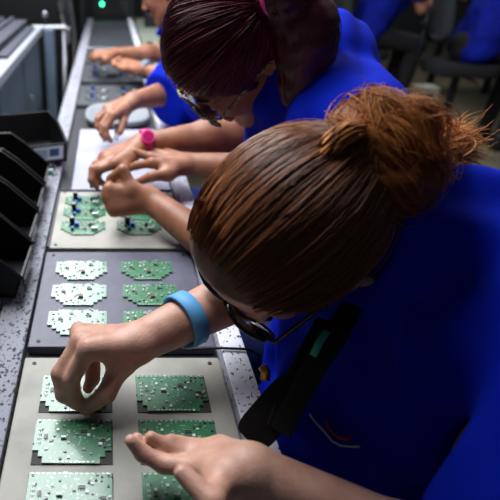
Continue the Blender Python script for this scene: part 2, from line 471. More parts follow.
class Head:
    def __init__(s, C, F, roll=0.0, sc=1.0, hl=0.0):
        s.C = np.asarray(C, float); s.F = nrm(F)
        L = nrm(np.cross([0, 0, 1.0], s.F)); U = np.cross(s.F, L)
        c, q = math.cos(roll), math.sin(roll)
        s.L = c * L + q * U; s.U = c * U - q * L; s.sc = sc
        s.hl = hl; s.A = np.stack([s.F, s.U, s.L])          # rows: local axes
    def __call__(s, f, u, l): return s.C + s.sc * (f * s.F + u * s.U + l * s.L)
    def skull(s, sh):
        q = s.sc; e = lambda c, r, k=0.012, op='u': sh.ell(s(*c), np.array(r) * q, s.A, k, op)
        e((-0.008, 0.036, 0), (0.096, 0.084, 0.074), 0.02)
        e((0.040, -0.015, 0), (0.050, 0.085, 0.058), 0.03)
        for m in (1, -1):
            sh.cone(s(0.0, -0.045, 0.048 * m), s(0.066, -0.088, 0.014 * m), 0.020 * q, 0.018 * q, 0.025)
            e((0.066, -0.018, 0.038 * m), (0.022, 0.022, 0.018), 0.02)           # cheeks
        sh.cone(s(0.072, -0.093, -0.006), s(0.072, -0.093, 0.006), 0.017 * q, 0.017 * q, 0.015)
        for m in (1, -1):
            e((0.099, 0.006, 0.031 * m), (0.014, 0.013, 0.019), 0.012, 's')      # eye sockets
            e((0.080, 0.005, 0.031 * m), (0.0125, 0.0115, 0.014), 0.003)         # lids
            sh.cone(s(0.091, 0.024, 0.012 * m), s(0.082, 0.026, 0.046 * m), 0.007 * q, 0.006 * q, 0.012)
        sh.cone(s(0.090, 0.018, 0), s(0.110, -0.022, 0), 0.006 * q, 0.0095 * q, 0.010)
        for m in (1, -1): e((0.102, -0.026, 0.010 * m), (0.009, 0.007, 0.007), 0.005)
        sh.cone(s(0.0925, -0.050, -0.016), s(0.0925, -0.050, 0.016), 0.0055 * q, 0.0055 * q, 0.006)
        sh.cone(s(0.0905, -0.061, -0.013), s(0.0905, -0.061, 0.013), 0.0062 * q, 0.0062 * q, 0.006)
        for m in (1, -1):
            ce, se = math.cos(0.6), math.sin(0.6)
            ea = np.stack([-ce * s.F + se * m * s.L, s.U, se * s.F + ce * m * s.L])
            sh.ell(s(-0.012, 0.004, 0.079 * m), np.array((0.019, 0.033, 0.0068)) * q, ea, 0.006)
            sh.ell(s(-0.012, 0.004, 0.079 * m) + ea[2] * 0.0065 * q - ea[0] * 0.003 * q, np.array((0.0105, 0.020, 0.0055)) * q, ea, 0.004, 's')
            e((0.000, -0.026, 0.073 * m), (0.009, 0.010, 0.006), 0.005)          # lobes
    def hair_cap(s, thick=0.012):
        sh = Shape()
        sh.ell(s(-0.008, 0.036, 0), (np.array((0.096, 0.084, 0.074)) + thick) * s.sc, s.A, 0.01)
        sh.ell(s(-0.055, -0.005, 0), np.array((0.05, 0.062, 0.058)) * s.sc, s.A, 0.03)
        n1 = 0.794 * s.F - 0.607 * s.U; sh.plane(s(0.086 - s.hl, 0.072 + 0.6 * s.hl, 0), n1, 0.012)
        n2 = 0.62 * s.F - 0.785 * s.U; sh.plane(s(0.018 - s.hl, -0.006, 0), n2, 0.012)
        for m in (1, -1): sh.ell(s(0.002, -0.006, 0.088 * m), np.array((0.024, 0.033, 0.032)) * s.sc, s.A, 0.006, 's')
        return sh
    def on_scalp(s, d, lift):   # unit direction in local axes -> point on the hair surface
        r = (np.array((0.096, 0.084, 0.074)) + lift) * s.sc
        loc = d * r
        return s(-0.008, 0.036, 0) + loc @ s.A

def tubes(paths, r, taper=0.35, sides=3):
    P = np.asarray(paths, float); n, m = P.shape[:2]
    T = np.gradient(P, axis=1); T /= np.linalg.norm(T, axis=2, keepdims=True) + 1e-12
    ref = np.where(np.abs(T[..., 2:3]) < 0.9, np.array([0, 0, 1.0]), np.array([1.0, 0, 0]))
    U = np.cross(T, ref); U /= np.linalg.norm(U, axis=2, keepdims=True) + 1e-12
    Vv = np.cross(T, U)
    rad = np.broadcast_to(np.asarray(r, float).reshape(-1, 1), (n, m)) * (1 - (1 - taper) * np.linspace(0, 1, m) ** 3)[None]
    V = np.stack([P + rad[..., None] * (math.cos(a) * U + math.sin(a) * Vv) for a in 2 * np.pi * np.arange(sides) / sides], 2)
    base = (np.arange(n)[:, None, None] * m + np.arange(m - 1)[None, :, None]) * sides
    k = np.arange(sides)[None, None, :]; k1 = (k + 1) % sides
    Q = np.stack([base + k, base + k1, base + sides + k1, base + sides + k], -1).reshape(-1, 4)
    return V.reshape(-1, 3), Q

def scalp_strands(hd, target, n, lift=0.014, seed=1, wave=0.02, keep_front=None, m=16, stop=0.97, fly=0.0):
    r = np.random.default_rng(seed); out = []
    target = nrm(target)
    while len(out) < n:
        d = nrm(r.normal(size=3))
        p = d * (np.array((0.096, 0.084, 0.074)) + 0.012) + np.array((-0.008, 0.036, 0))
        if 0.794 * (p[0] - 0.086 + hd.hl) - 0.607 * (p[1] - 0.072 - 0.6 * hd.hl) > -0.002: continue
        if 0.62 * (p[0] - 0.018 + hd.hl) - 0.785 * (p[1] + 0.006) > -0.002: continue
        if p[1] < 0.030 and p[0] > -0.035 and abs(p[2]) > 0.04: continue
        co = float(d @ target)
        if co > 0.93: continue
        om = math.acos(max(-1, min(1, co)))
        if om > 2.3: continue
        side = np.cross(d, target); side = side / (np.linalg.norm(side) + 1e-9)
        ph = r.uniform(0, 6.28); am = r.normal() * wave; fl = abs(r.normal()) * fly; base = r.uniform(-0.0015, 0.003)
        pts = []
        t_end = stop * r.uniform(0.9, 1.0)
        for i in range(m):
            t = t_end * i / (m - 1)
            v = (math.sin((1 - t) * om) * d + math.sin(t * om) * target) / math.sin(om)
            v = nrm(v + side * am * math.sin(math.pi * t) * math.sin(ph + 3 * t))
            pts.append(hd.on_scalp(v, lift + base + fl * math.sin(math.pi * t) + 0.002 * math.sin(ph * 3 + 5 * t)))
        out.append(pts)
    return np.array(out)

def tone_for(n, per, lo=0.0, hi=1.0, seed=3):
    r = np.random.default_rng(seed); t = np.clip(lo + (hi - lo) * r.beta(1.6, 2.2, size=n), 0, 1)
    return np.repeat(t, per)

def torso(sh, pelvis, c7, shl, shr, g=0.0, k=0.04, bulk=1.0):
    """a trunk between pelvis and neck; g inflates it (for cloth)"""
    pelvis, c7, shl, shr = map(lambda p: np.asarray(p, float), (pelvis, c7, shl, shr))
    lat = nrm(shl - shr); up = nrm(c7 - pelvis); fwd = nrm(np.cross(lat, up))   # facing -X: lat=-Y, up=Z -> lat x up = -X
    mid = (shl + shr) / 2
    for m in (1, -1):
        sh.cone(pelvis + lat * 0.075 * m, pelvis * 0.55 + mid * 0.45 + lat * 0.07 * m, (0.108 + g) * bulk, (0.098 + g) * bulk, k)
        sh.cone(pelvis * 0.55 + mid * 0.45 + lat * 0.07 * m, mid + lat * 0.075 * m - up * 0.07, (0.098 + g) * bulk, (0.098 + g) * bulk, k)
        sh.ell(mid + lat * 0.07 * m - up * 0.15 + fwd * 0.075, np.array((0.075 + g, 0.08 + g, 0.068 + g)), np.stack([lat, up, fwd]), k)
    sh.cone(mid + lat * 0.04, shl, 0.082 + g, 0.056 + g, k); sh.cone(mid - lat * 0.04, shr, 0.082 + g, 0.056 + g, k)
    sh.cone(c7 - up * 0.03, shl * 0.55 + c7 * 0.45, 0.052 + g, 0.045 + g, k); sh.cone(c7 - up * 0.03, shr * 0.55 + c7 * 0.45, 0.052 + g, 0.045 + g, k)

def arm(sh, S_, E, W, sc=1.0):
    S_, E, W = map(lambda p: np.asarray(p, float), (S_, E, W))
    sh.cone(S_, E, 0.047 * sc, 0.037 * sc, 0.02)
    mid = E + (W - E) * 0.3
    sh.cone(E, mid, 0.036 * sc, 0.037 * sc, 0.02)
    sh.cone(mid, W, 0.037 * sc, 0.0235 * sc, 0.02)

def sleeve(sh, S_, E, t, r0, r1, k=0.025):
    S_ = np.asarray(S_, float); E = np.asarray(E, float)
    b = S_ + (E - S_) * t
    sh.cone(S_, b, r0, r1, k, 'u', True)
    return b, nrm(E - S_)
def sleeve_open(sh, S_, E, t, r):
    S_ = np.asarray(S_, float); E = np.asarray(E, float); b = S_ + (E - S_) * t; n = nrm(E - S_)
    sh.cone(b - n * 0.025, b + n * 0.05, r, r, 0.004, 's')

def legs(sh, pelvis, knee_l, knee_r, foot_l, foot_r):
    pelvis = np.asarray(pelvis, float)
    sh.ell(pelvis, (0.14, 0.17, 0.12), None, 0.03)
    for sgn, kn, ft in ((-1, knee_l, foot_l), (1, knee_r, foot_r)):
        hip = pelvis + np.array([0, 0.09 * sgn, -0.01])
        sh.cone(hip, kn, 0.085, 0.062, 0.04); sh.cone(kn, ft, 0.060, 0.045, 0.03)

def band(C, axis, r_u, r_v, width, thick, m, name, parent, ref=(0, 0, 1)):
    """a strap around a wrist"""
    axis = nrm(axis); u = nrm(np.cross(axis, ref)); v = np.cross(axis, u)
    n = 40; vs = []; fs = []
    for i in range(n):
        a = 2 * math.pi * i / n
        for (dr, dx) in ((0, -width / 2), (thick, -width / 2 * 0.86), (thick, width / 2 * 0.86), (0, width / 2), (-0.002, 0)):
            vs.append(C + axis * dx + (r_u + dr) * math.cos(a) * u + (r_v + dr) * math.sin(a) * v)
    for i in range(n):
        for k in range(5):
            fs.append((i * 5 + k, ((i + 1) % n) * 5 + k, ((i + 1) % n) * 5 + (k + 1) % 5, i * 5 + (k + 1) % 5))
    return MB().add(vs, fs).build(name, m, parent, smooth=True)

def eyes(hd, parent):
    for m in (1, -1):
        MB().sphere(hd(0.0835, 0.002, 0.031 * m), 0.0098, 14, 10).build('eye', M['white'], parent, True)
        MB().sphere(hd(0.0905, -0.003, 0.031 * m), 0.0040, 10, 6).build('iris', M['black_gloss'], parent, True)

def brow_mesh(hd, parent, m):
    for sg in (1, -1):
        mb = MB(); mb.tube([hd(0.0965, 0.030, 0.014 * sg), hd(0.0955, 0.034, 0.030 * sg), hd(0.0855, 0.032, 0.048 * sg)], [0.0022, 0.003, 0.0012], 6)
        mb.build('eyebrow', m, parent, True)

def glasses(hd, parent, frame, lensm, f=0.113, thick=0.0022, rw=0.026, rh=0.019):
    g = MB()
    rim_pts = {}
    for sg in (1, -1):
        pts = []
        for i in range(24):
            a = 2 * math.pi * i / 24
            x = math.copysign(abs(math.cos(a)) ** 0.6, math.cos(a)) * rw; y = math.copysign(abs(math.sin(a)) ** 0.6, math.sin(a)) * rh
            pts.append(hd(f - 0.004 * abs(x + rw * 0) / rw - 0.006 * ((0.033 * sg + x) / 0.06) ** 2, 0.002 + y, 0.033 * sg + x))
        g.tube(pts, thick, 8, True); rim_pts[sg] = pts
    g.tube([hd(f - 0.002, 0.008, -0.008), hd(f + 0.001, 0.010, 0), hd(f - 0.002, 0.008, 0.008)], thick, 8)
    fr = g.build('glasses_frame', frame, parent, True)
    for sg in (1, -1):
        t = MB().tube([hd(f - 0.012, 0.012, 0.060 * sg), hd(f - 0.020, 0.013, 0.073 * sg), hd(0.03, 0.016, 0.079 * sg), hd(-0.006, 0.018, 0.081 * sg), hd(-0.024, 0.0, 0.080 * sg), hd(-0.03, -0.012, 0.078 * sg)],
                      thick * 0.95, 8)
        t.build('glasses_temple', frame, fr, True)
        c = np.mean(rim_pts[sg], 0); mb = MB(); n = len(rim_pts[sg])
        off = hd.F * 0.0008
        mb.add([p + off for p in rim_pts[sg]] + [c + off] + [p - off for p in rim_pts[sg]] + [c - off],
               [(i, (i + 1) % n, n) for i in range(n)] + [(n + 1 + (i + 1) % n, n + 1 + i, 2 * n + 1) for i in range(n)] + [(i, n + 1 + i, n + 1 + (i + 1) % n, (i + 1) % n) for i in range(n)])
        mb.build('lens', lensm, fr, True)
    return fr

def bvh_of(objs):
    vs = []; fs = []
    for o in objs:
        off = np.array(parent_world(o)); base = len(vs)
        vs += [Vector(np.array(v.co) + off) for v in o.data.vertices]
        fs += [tuple(i + base for i in p.vertices) for p in o.data.polygons]
    return BVHTree.FromPolygons(vs, fs)
def hit(bvh, px, py, back=0.0):
    r = nrm(_ray(px, py)); p, n, i, d = bvh.ray_cast(Vector(CAMP), Vector(r))
    if p is None: return None
    return np.array(p) + np.array(n) * back

# ------------------------------------------------------------------ the setting
def struct(name, mb, m):
    o = mb.build(name, m); o['kind'] = 'structure'; return o
struct('floor', MB().box((-4, -1.5, -0.1), (8, 9.2, 0)), M['floor'])
struct('wall_back', MB().box((-4, 9.0, 0), (8, 9.2, 3.2)), M['wall'])
struct('wall_left', MB().box((-4.2, -1.5, 0), (-4.0, 9.2, 3.2)), M['wall'])
struct('baseboard_back', MB().box((-4, 8.97, 0), (8, 9.0, 0.12)), M['dark_metal'])

# ------------------------------------------------------------------ the assembly line
line = thing('conveyor_line', (0, 0, 0), 'long conveyor line with worn white side rails carrying the pallets', 'conveyor')
MB().box((-0.115, 0.05, ZP - 0.05), (0.152, 4.55, ZP - 0.0145)).build('bed', M['belt'], line, bevel=0.003)
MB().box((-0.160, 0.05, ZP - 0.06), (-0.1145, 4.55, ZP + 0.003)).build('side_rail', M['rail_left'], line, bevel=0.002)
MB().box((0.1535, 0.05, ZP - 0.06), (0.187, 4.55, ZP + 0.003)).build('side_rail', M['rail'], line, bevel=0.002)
tag(line.children[1], 'grey scuffed side rail by the black bins'); tag(line.children[2], 'white speckled side rail by the workers')
MB().box((-0.113, 3.06, ZP - 0.014), (0.152, 3.17, ZP + 0.012)).build('crossbar', M['steel'], line, bevel=0.004)
for yy in (0.25, 1.6, 3.0, 4.3):
    for xx in (-0.13, 0.17):
        MB().box((xx - 0.012, yy - 0.02, 0.0), (xx + 0.012, yy + 0.02, ZP - 0.06)).build('leg', M['dark_metal'], line, bevel=0.003)

PX0, PX1 = -0.111, 0.148
def pallet(y0, y1, m, label, rim=False, boards=None, thick=0.012):
    p = thing('pallet', ((PX0 + PX1) / 2, (y0 + y1) / 2, ZP - 0.014), label, 'pallet')
    MB().box((PX0, y0, ZP - 0.014), (PX1, y1, ZP - 0.0005)).build('plate', m, p, bevel=0.0015)
    if rim:
        mb = MB()
        for a, b in (((PX0, y0), (PX0 + 0.004, y1)), ((PX1 - 0.004, y0), (PX1, y1)), ((PX0, y1 - 0.004), (PX1, y1))):
            mb.box((a[0], a[1], ZP - 0.0005), (b[0], b[1], ZP + 0.003))
        mb.build('rim', M['dark_metal'], p)
    for xx in (PX0 + 0.014, PX1 - 0.014):
        for yy in (y0 + 0.012, y1 - 0.012):
            MB().cyl((xx, yy, ZP - 0.001), (xx, yy, ZP + 0.0004), 0.0028, 14).build('locating_hole', M['rubber'], p)
    for (bx, by, hw, hd) in boards or []:
        MB().box((bx - hw, by - hd, ZP - 0.001), (bx + hw, by + hd, ZP + 0.0002)).build('pocket', M['pocket'], p)
    return p
CXL, CXR = -0.0385, 0.0785
P1R = [0.4875, 0.414, 0.342]
P2R = [0.776, 0.7035, 0.631]
P3R = [1.058, 1.000, 0.936]
pk = lambda rows, hw, hd: [(x, y, hw, hd) for x in (CXL, CXR) for y in rows]
pallet(0.285, 0.555, M['pallet_beige'], 'beige pallet nearest the camera, under both hands of the auburn-haired worker', boards=pk(P1R, 0.0437, 0.0307))
pallet(0.577, 0.842, M['pallet_slate'], 'slate purple pallet between the two beige ones', boards=None)
pallet(0.856, 1.122, M['pallet_beige'], 'beige pallet with a dark rim, farther from the camera, under a cupped hand', rim=True, boards=None)
pallet(1.890, 2.195, M['pallet_grey'], 'grey pallet just behind the rounded grey tub')
pallet(2.270, 2.650, M['pallet_grey'], 'grey pallet under the hands of the farthest worker')
pallet(2.690, 3.030, M['pallet_grey'], 'empty grey pallet in front of the light crossbar')
pallet(3.200, 3.760, M['pallet_grey'], 'empty grey pallet right behind the light crossbar')
pallet(3.800, 4.400, M['pallet_grey'], 'empty grey pallet at the far end below the machine with a green lamp')

# ------------------------------------------------------------------ circuit boards
def smd(rnd, poly_ok, n, z, size=(0.0009, 0.0022)):
    mb = MB()
    k = 0
    while k < n:
        x = rnd.uniform(-0.043, 0.043); y = rnd.uniform(-0.03, 0.03)
        if not poly_ok(x, y): continue
        a, b = rnd.uniform(*size), rnd.uniform(*size)
        mb.boxc((x, y, z + 0.0004), (a, b, 0.0009)); k += 1
    return mb
def board_proto(kind):
    rnd = random.Random(kind)
    root = thing('circuit_board', (0, 0, 0), '', 'circuit board')
    z0, z1 = 0.0004, 0.0020
    if kind == 'A':
        poly = [(-.031, -.030), (.031, -.030), (.031, -.0215), (.036, -.0215), (.036, -.0135), (.043, -.0135), (.043, .030), (-.043, .030), (-.043, -.0135), (-.036, -.0135), (-.036, -.0215), (-.031, -.0215)]
        ok = lambda x, y: y > -0.011 or abs(x) < 0.029
    else:
        poly = [(-.023, -.030), (.023, -.030), (.023, -.0225), (.029, -.0225), (.029, -.016), (.036, -.016), (.036, -.008), (.0435, -.008), (.0435, .026), (.030, .026), (.030, .030), (.010, .030), (.010, .028), (-.010, .028), (-.010, .030), (-.030, .030), (-.030, .026),
                (-.0435, .026), (-.0435, -.008), (-.036, -.008), (-.036, -.016), (-.029, -.016), (-.029, -.0225), (-.023, -.0225)]
        ok = lambda x, y: abs(x) < 0.04 and (-0.006 < y < 0.024 or (abs(x) < 0.022 and y > -0.027))
    b = MB().prism(poly, z0, z1).build('substrate', M['pcb_grey' if kind == 'D' else 'pcb'], root)
    pads = MB()
    for i in range(15): pads.boxc((-0.040 + i * 0.0057, 0.0285 if kind == 'A' else 0.0235, z1 + 0.0001), (0.0028, 0.0012, 0.0003))
    for i in range(9): pads.boxc((-0.018 + i * 0.0045, -0.0285, z1 + 0.0001), (0.0026, 0.0018, 0.0003))
    for _ in range(34):
        x, y = rnd.uniform(-.043, .043), rnd.uniform(-.03, .03)
        if ok(x, y): pads.boxc((x, y, z1 + 0.00008), (rnd.uniform(.0008, .0026), rnd.uniform(.0007, .0018), 0.0002))
    pads.build('solder_pads', M['tin'], root)
    def chip(name, x, y, sx, sy, h, m, legs=True):
        mb = MB().boxc((x, y, z1 + h / 2), (sx, sy, h))
        o = mb.build(name, m, root, bevel=0.0002, seg=1)
        if legs:
            lg = MB()
            for k in range(max(2, int(sx / 0.0018))):
                xx = x - sx / 2 + (k + 0.5) * sx / max(2, int(sx / 0.0018))
                for sg in (1, -1): lg.boxc((xx, y + sg * (sy / 2 + 0.0006), z1 + 0.0004), (0.0007, 0.0016, 0.0005))
            lg.build('chip_legs', M['tin'], o)
        return o
    def can(name, x, y, r, h, m, top=None):
        o = MB().cyl((x, y, z1), (x, y, z1 + h), r, 16).build(name, m, root, bevel=0.0003)
        if top: MB().cyl((x, y, z1 + h), (x, y, z1 + h + 0.0002), r * 0.8, 16).build('can_top', top, o)
    for nm, cnt, m_, sz in (('resistor', 14, 'smd_grey', (0.0018, 0.0034)), ('ceramic_capacitor', 10, 'smd_white', (0.0018, 0.0038)), ('diode', 10, 'chip', (0.0016, 0.0034))):
        k = 0
        while k < cnt:
            x = rnd.uniform(-.043, .043); y = rnd.uniform(-.03, .03)
            if not ok(x, y) or (kind == 'A' and -0.022 < x < 0.022 and rnd.random() < 0.75): continue
            a_, b_ = rnd.uniform(*sz), rnd.uniform(*sz)
            MB().boxc((x, y, z1 + 0.0006), (a_, b_, 0.0012)).build(nm, M[m_], root); k += 1
    if kind == 'A':
        chip('chip', 0.012, 0.012, 0.007, 0.0045, 0.0016, M['chip'])
        chip('chip', -0.030, 0.004, 0.004, 0.006, 0.0014, M['chip'])
        chip('chip', 0.034, 0.000, 0.005, 0.004, 0.0014, M['chip'])
        chip('connector', -0.010, 0.003, 0.006, 0.003, 0.003, M['smd_white'], False)
        for sx in (-1, 1): can('mounting_hole', 0.039 * sx, 0.026, 0.0016, 0.0004, M['chip'])
        for i in range(4): chip('resistor_pack', -0.037, -0.004 + i * 0.006, 0.004, 0.0022, 0.001, M['smd_grey'])
    else:
        chip('connector', 0.003, -0.008, 0.0065, 0.0075, 0.0035, M['copper'], False)
        chip('chip', 0.016, 0.014, 0.008, 0.004, 0.0016, M['chip'])
        chip('chip', -0.026, 0.006, 0.005, 0.004, 0.0016, M['chip'])
        chip('chip', 0.030, 0.002, 0.004, 0.005, 0.0014, M['smd_grey'])
        for sx in (-1, 1): can('mounting_hole', 0.037 * sx, 0.018, 0.0018, 0.0004, M['chip'])
    if kind in 'CD':
        can('capacitor', -0.022, 0.013, 0.0052, 0.016, M['black_plastic'], M['smd_grey'])
        chip('relay', -0.012, 0.004, 0.008, 0.008, 0.008, M['relay_blue'], False)
        chip('choke', 0.014, 0.006, 0.006, 0.008, 0.006, M['chip'], False)
        chip('terminal_block', 0.022, -0.012, 0.012, 0.006, 0.006, M['smd_white'], False)
        chip('relay', -0.020, -0.012, 0.006, 0.006, 0.006, M['relay_blue'], False)
    return root
rown = ['back', 'middle', 'front']
def lay(kind, rows, xs, plab, group, extra=None, proto=None, scale=None):
    first = proto is None
    proto = proto or board_proto(kind)
    for i, y in enumerate(rows):
        for j, x in enumerate(xs if not isinstance(xs, dict) else xs[i]):
            o = proto if first else copy_tree(proto)
            first = False
            o.location = (x + random.uniform(-.0008, .0008), y + random.uniform(-.0006, .0006), ZP)
            o.rotation_euler = (0, 0, random.uniform(-.01, .01))
            if scale: o.scale = scale
            lab = (extra or {}).get((i, j)) or ('dark' if kind == 'D' else 'green') + ' circuit board, %s %s one on the %s' % (rown[i] if len(rows) == 3 else ['back', 'front'][i], ['left', 'right'][j], plab)
            tag(o, lab, 'circuit board', group)
    return proto
lay('A', P1R, (CXL, CXR), 'nearest beige pallet', 'circuit boards on the nearest beige pallet',
    {(0, 0): 'green circuit board being worked on under the pinching fingers',
     (0, 1): 'bright green circuit board right of the pinching hand',
     (1, 1): 'green circuit board just above the open palm',
     (2, 1): 'green circuit board partly hidden below the open palm'})
lay('B', P2R, (-0.0450, 0.0665), 'slate purple pallet', 'circuit boards on the slate purple pallet')
lay('C', P3R, (-0.0490, 0.0615), 'dark-rimmed beige pallet', 'circuit boards with black capacitors on the dark-rimmed beige pallet')
pc = lay('D', (2.10, 1.98), (CXL, CXR), 'grey pallet behind the grey tub', 'circuit boards on the grey pallets', scale=(1, 1.3, 1))
lay('D', (2.52, 2.38), (CXL, CXR), 'grey pallet under the farthest hands', 'circuit boards on the grey pallets', proto=pc, scale=(1, 1.4, 1))

# white sheet, grey tub, cable, small component in fingers
sh = MB().box((-0.085, 1.135, ZP - 0.0144), (0.145, 1.63, ZP - 0.011)).build('white_sheet', M['paper'], bevel=0.001)
tag(sh, 'plain white sheet lying on the line behind the dark-rimmed pallet', 'sheet')
tub = thing('grey_tub', (0.03, 1.74, ZP - 0.014), 'rounded light grey tub between the white sheet and a grey pallet', 'tub')
n = 36; prof = [(0.82, 0), (0.97, 0.008), (1.0, 0.022), (0.96, 0.026), (0.86, 0.020), (0.5, 0.010), (0.01, 0.009)]
vs = []; fs = []
for (rr, zz) in prof:
    for k in range(n):
        a = 2 * math.pi * k / n; c_, s_ = math.cos(a), math.sin(a)
        vs.append((0.03 + 0.105 * rr * math.copysign(abs(c_) ** 0.6, c_), 1.75 + 0.12 * rr * math.copysign(abs(s_) ** 0.75, s_), ZP - 0.0135 + zz))
for i in range(len(prof) - 1):
    for k in range(n): fs.append((i * n + k, i * n + (k + 1) % n, (i + 1) * n + (k + 1) % n, (i + 1) * n + k))
fs.append(tuple(range(n))[::-1]); fs.append(tuple(range((len(prof) - 1) * n, len(prof) * n)))
MB().add(vs, fs).build('tub_bowl', M['grey_tub'], tub, True)
MB().boxc((0.03, 1.75, ZP - 0.001), (0.07, 0.09, 0.008)).build('tub_insert', M['steel'], tub, bevel=0.004)

cb = MB().tube([Wp(0.10, 0.566, 0.004), Wp(0.13, 0.567, 0.005), Wp(0.155, 0.566, 0.0062), Wp(0.19, 0.564, 0.006), Wp(0.205, 0.565, -0.005), Wp(0.215, 0.57, -0.06)], 0.0018, 8).build('cable', M['rubber'], None, True)
tag(cb, 'thin black cable crossing the white side rail in front of the worker', 'cable')

# ------------------------------------------------------------------ left side: shelf, bins, bench
shelf = thing('bin_shelf', (-0.3, 0.9, ZP), 'grey shelf beside the line that the black bins stand on', 'shelf')
MB().box((-0.5, 0.30, ZP - 0.006), (-0.163, 1.60, ZP + 0.012)).build('shelf_board', M['cabinet'], shelf, bevel=0.002)
for yy in (0.4, 1.5): MB().box((-0.46, yy - 0.02, 0), (-0.42, yy + 0.02, ZP - 0.006)).build('leg', M['dark_metal'], shelf, bevel=0.003)

def bin_mesh(W_, D_, H_, lip, t=0.004, knee=0.42, mid=(0.20, 0.86)):
    """open storage bin facing -Y, origin at the middle of its base"""
    top = [(D_ / 2 + 0.010, H_), (-D_ / 2 + D_ * knee, H_), (-D_ / 2 + D_ * mid[0], H_ * mid[1]), (-D_ / 2 - 0.012, lip)]
    prof = [(-D_ / 2, 0), (D_ / 2, 0)] + top
    mb = MB()
    for x in (-W_ / 2, W_ / 2 - t): mb.extrude([(x, y, z) for y, z in prof], (t, 0, 0))
    mb.box((-W_ / 2, -D_ / 2, 0), (W_ / 2, D_ / 2, t))
    mb.extrude([(-W_ / 2, D_ / 2 - t, 0), (-W_ / 2, D_ / 2, 0), (-W_ / 2, D_ / 2 + 0.010, H_), (-W_ / 2, D_ / 2 + 0.010 - t, H_)], (W_, 0, 0))
    mb.extrude([(-W_ / 2, -D_ / 2, 0), (-W_ / 2, -D_ / 2 + t, 0), (-W_ / 2, -D_ / 2 - 0.012 + t, lip), (-W_ / 2, -D_ / 2 - 0.012, lip)], (W_, 0, 0))
    for x in (-W_ / 2 + t / 2, W_ / 2 - t / 2):          # rolled rim
        mb.tube([(x, y, z) for y, z in top], t * 0.8, 6)
    return mb
_a = math.radians(19); _c = J(67.5, 162, 0.0125)
BINC = _c - np.array([0.135 * math.cos(_a) + 0.090 * math.sin(_a), 0.135 * math.sin(_a) - 0.090 * math.cos(_a), 0])
bb = thing('storage_bin', tuple(BINC), 'large black storage bin with a white label on its front lip', 'bin')
o = bin_mesh(0.27, 0.17, 0.082, 0.052).build('bin_body', M['black_plastic'], None); o.parent = bb
def lipy(z): return -0.085 - 0.012 * z / 0.052 - 0.0006
def lip_patch(x0, x1, z0, z1, t, m, nm, par):
    o = MB().extrude([(x0, lipy(z0), z0), (x1, lipy(z0), z0), (x1, lipy(z1), z1), (x0, lipy(z1), z1)], (0, -t, 0)).build(nm, m, None); o.parent = par; return o
lb = lip_patch(0.050, 0.124, 0.010, 0.046, 0.0012, M['label'], 'label', bb)
lip_patch(0.090, 0.114, 0.020, 0.040, 0.0018, M['label_blue'], 'label_square', lb)
for z in (0.018, 0.026, 0.034): lip_patch(0.056, 0.084, z, z + 0.003, 0.0018, M['label_ink'], 'label_line', lb)
bb.rotation_euler = (0, 0, _a)
sb = None
spots = [(-0.209, 0.735, 0), (-0.213, 0.858, 0), (-0.214, 0.981, 0), (-0.214, 1.104, 0)]
names = ['nearest of the row, at the left edge', 'second in the row from the camera', 'third in the row from the camera', 'fourth in the row, right before the large labelled bin']
for i, (x, y, hgt) in enumerate(spots):
    if sb is None:
        r = thing('storage_bin', (0, 0, 0), '', 'bin'); sb = r
        o = bin_mesh(0.112, 0.140, 0.108, 0.034, knee=0.50, mid=(0.30, 0.80)).build('bin_body', M['black_plastic'], None); o.parent = r
        o = MB().boxc((0.0, -0.0785, 0.016), (0.06, 0.003, 0.016)).build('label_holder', M['black_gloss'], None); o.parent = r
    else: r = copy_tree(sb)
    r.location = (x, y, ZP + 0.0125); r.rotation_euler = (0, 0, math.radians(88 + i))
    tag(r, 'narrow black storage bin, ' + names[i], 'bin', 'narrow black bins in a row')
kn = thing('shelf_clip', tuple(Wp(-0.147, 1.235, 0.012)), 'small black knob with a teal tag under the labelled bin', 'clip')
MB().cyl(Wp(-0.135, 1.215, 0.0125), Wp(-0.135, 1.215, 0.030), 0.009, 14).build('knob', M['black_gloss'], kn, bevel=0.002)
MB().boxc(Wp(-0.140, 1.185, 0.0185), (0.022, 0.004, 0.012)).build('tag', M['teal'], kn, bevel=0.001)
MB().boxc(Wp(-0.140, 1.184, 0.0245), (0.024, 0.003, 0.006)).build('tag_top', M['label'], kn)
po = MB().box((-0.205, 0.60, ZP + 0.0125), (-0.178, 0.625, ZP + 0.10)).build('panel_post', M['cabinet'], bevel=0.003)
tag(po, 'grey upright post at the left edge in front of the narrow bins', 'post')

bench = thing('workbench', (-0.75, 2.4, 0), 'blue-grey workbench with a white top left of the line', 'workbench')
MB().box((-1.15, 1.72, ZP + 0.085), (-0.345, 3.02, ZP + 0.12)).build('worktop', M['enamel_bench'], bench, bevel=0.003)
MB().box((-1.12, 1.76, 0.0), (-0.37, 2.98, ZP + 0.085)).build('cabinet_body', M['cabinet'], bench, bevel=0.004)
for k in range(2):
    y0 = 1.79 + k * 0.60
    d = MB().box((-0.37, y0, 0.1), (-0.360, y0 + 0.56, ZP + 0.06)).build('door', M['cabinet'], bench, bevel=0.003)
    MB().tube([(-0.352, y0 + 0.06, ZP - 0.1), (-0.340, y0 + 0.06, ZP - 0.1), (-0.340, y0 + 0.06, ZP - 0.22), (-0.352, y0 + 0.06, ZP - 0.22)], 0.004, 8).build('handle', M['steel'], d, True)
MB().box((-0.335, 2.99, 0.0), (-0.285, 3.05, ZP + 0.11)).build('corner_post', M['cabinet'], bench, bevel=0.004)
MB().box((-0.40, 3.03, ZP + 0.112), (-0.225, 3.055, ZP + 0.124)).build('bracket', M['white'], bench, bevel=0.002)
MB().tube([Wp(-0.33, 3.045, 0.12), Wp(-0.33, 3.045, 0.17)], 0.006, 10).build('bracket_pin', M['dark_metal'], bench, True)
MB().sphere(Wp(-0.33, 3.045, 0.18), 0.016).build('bracket_ball', M['steel'], bench, True)
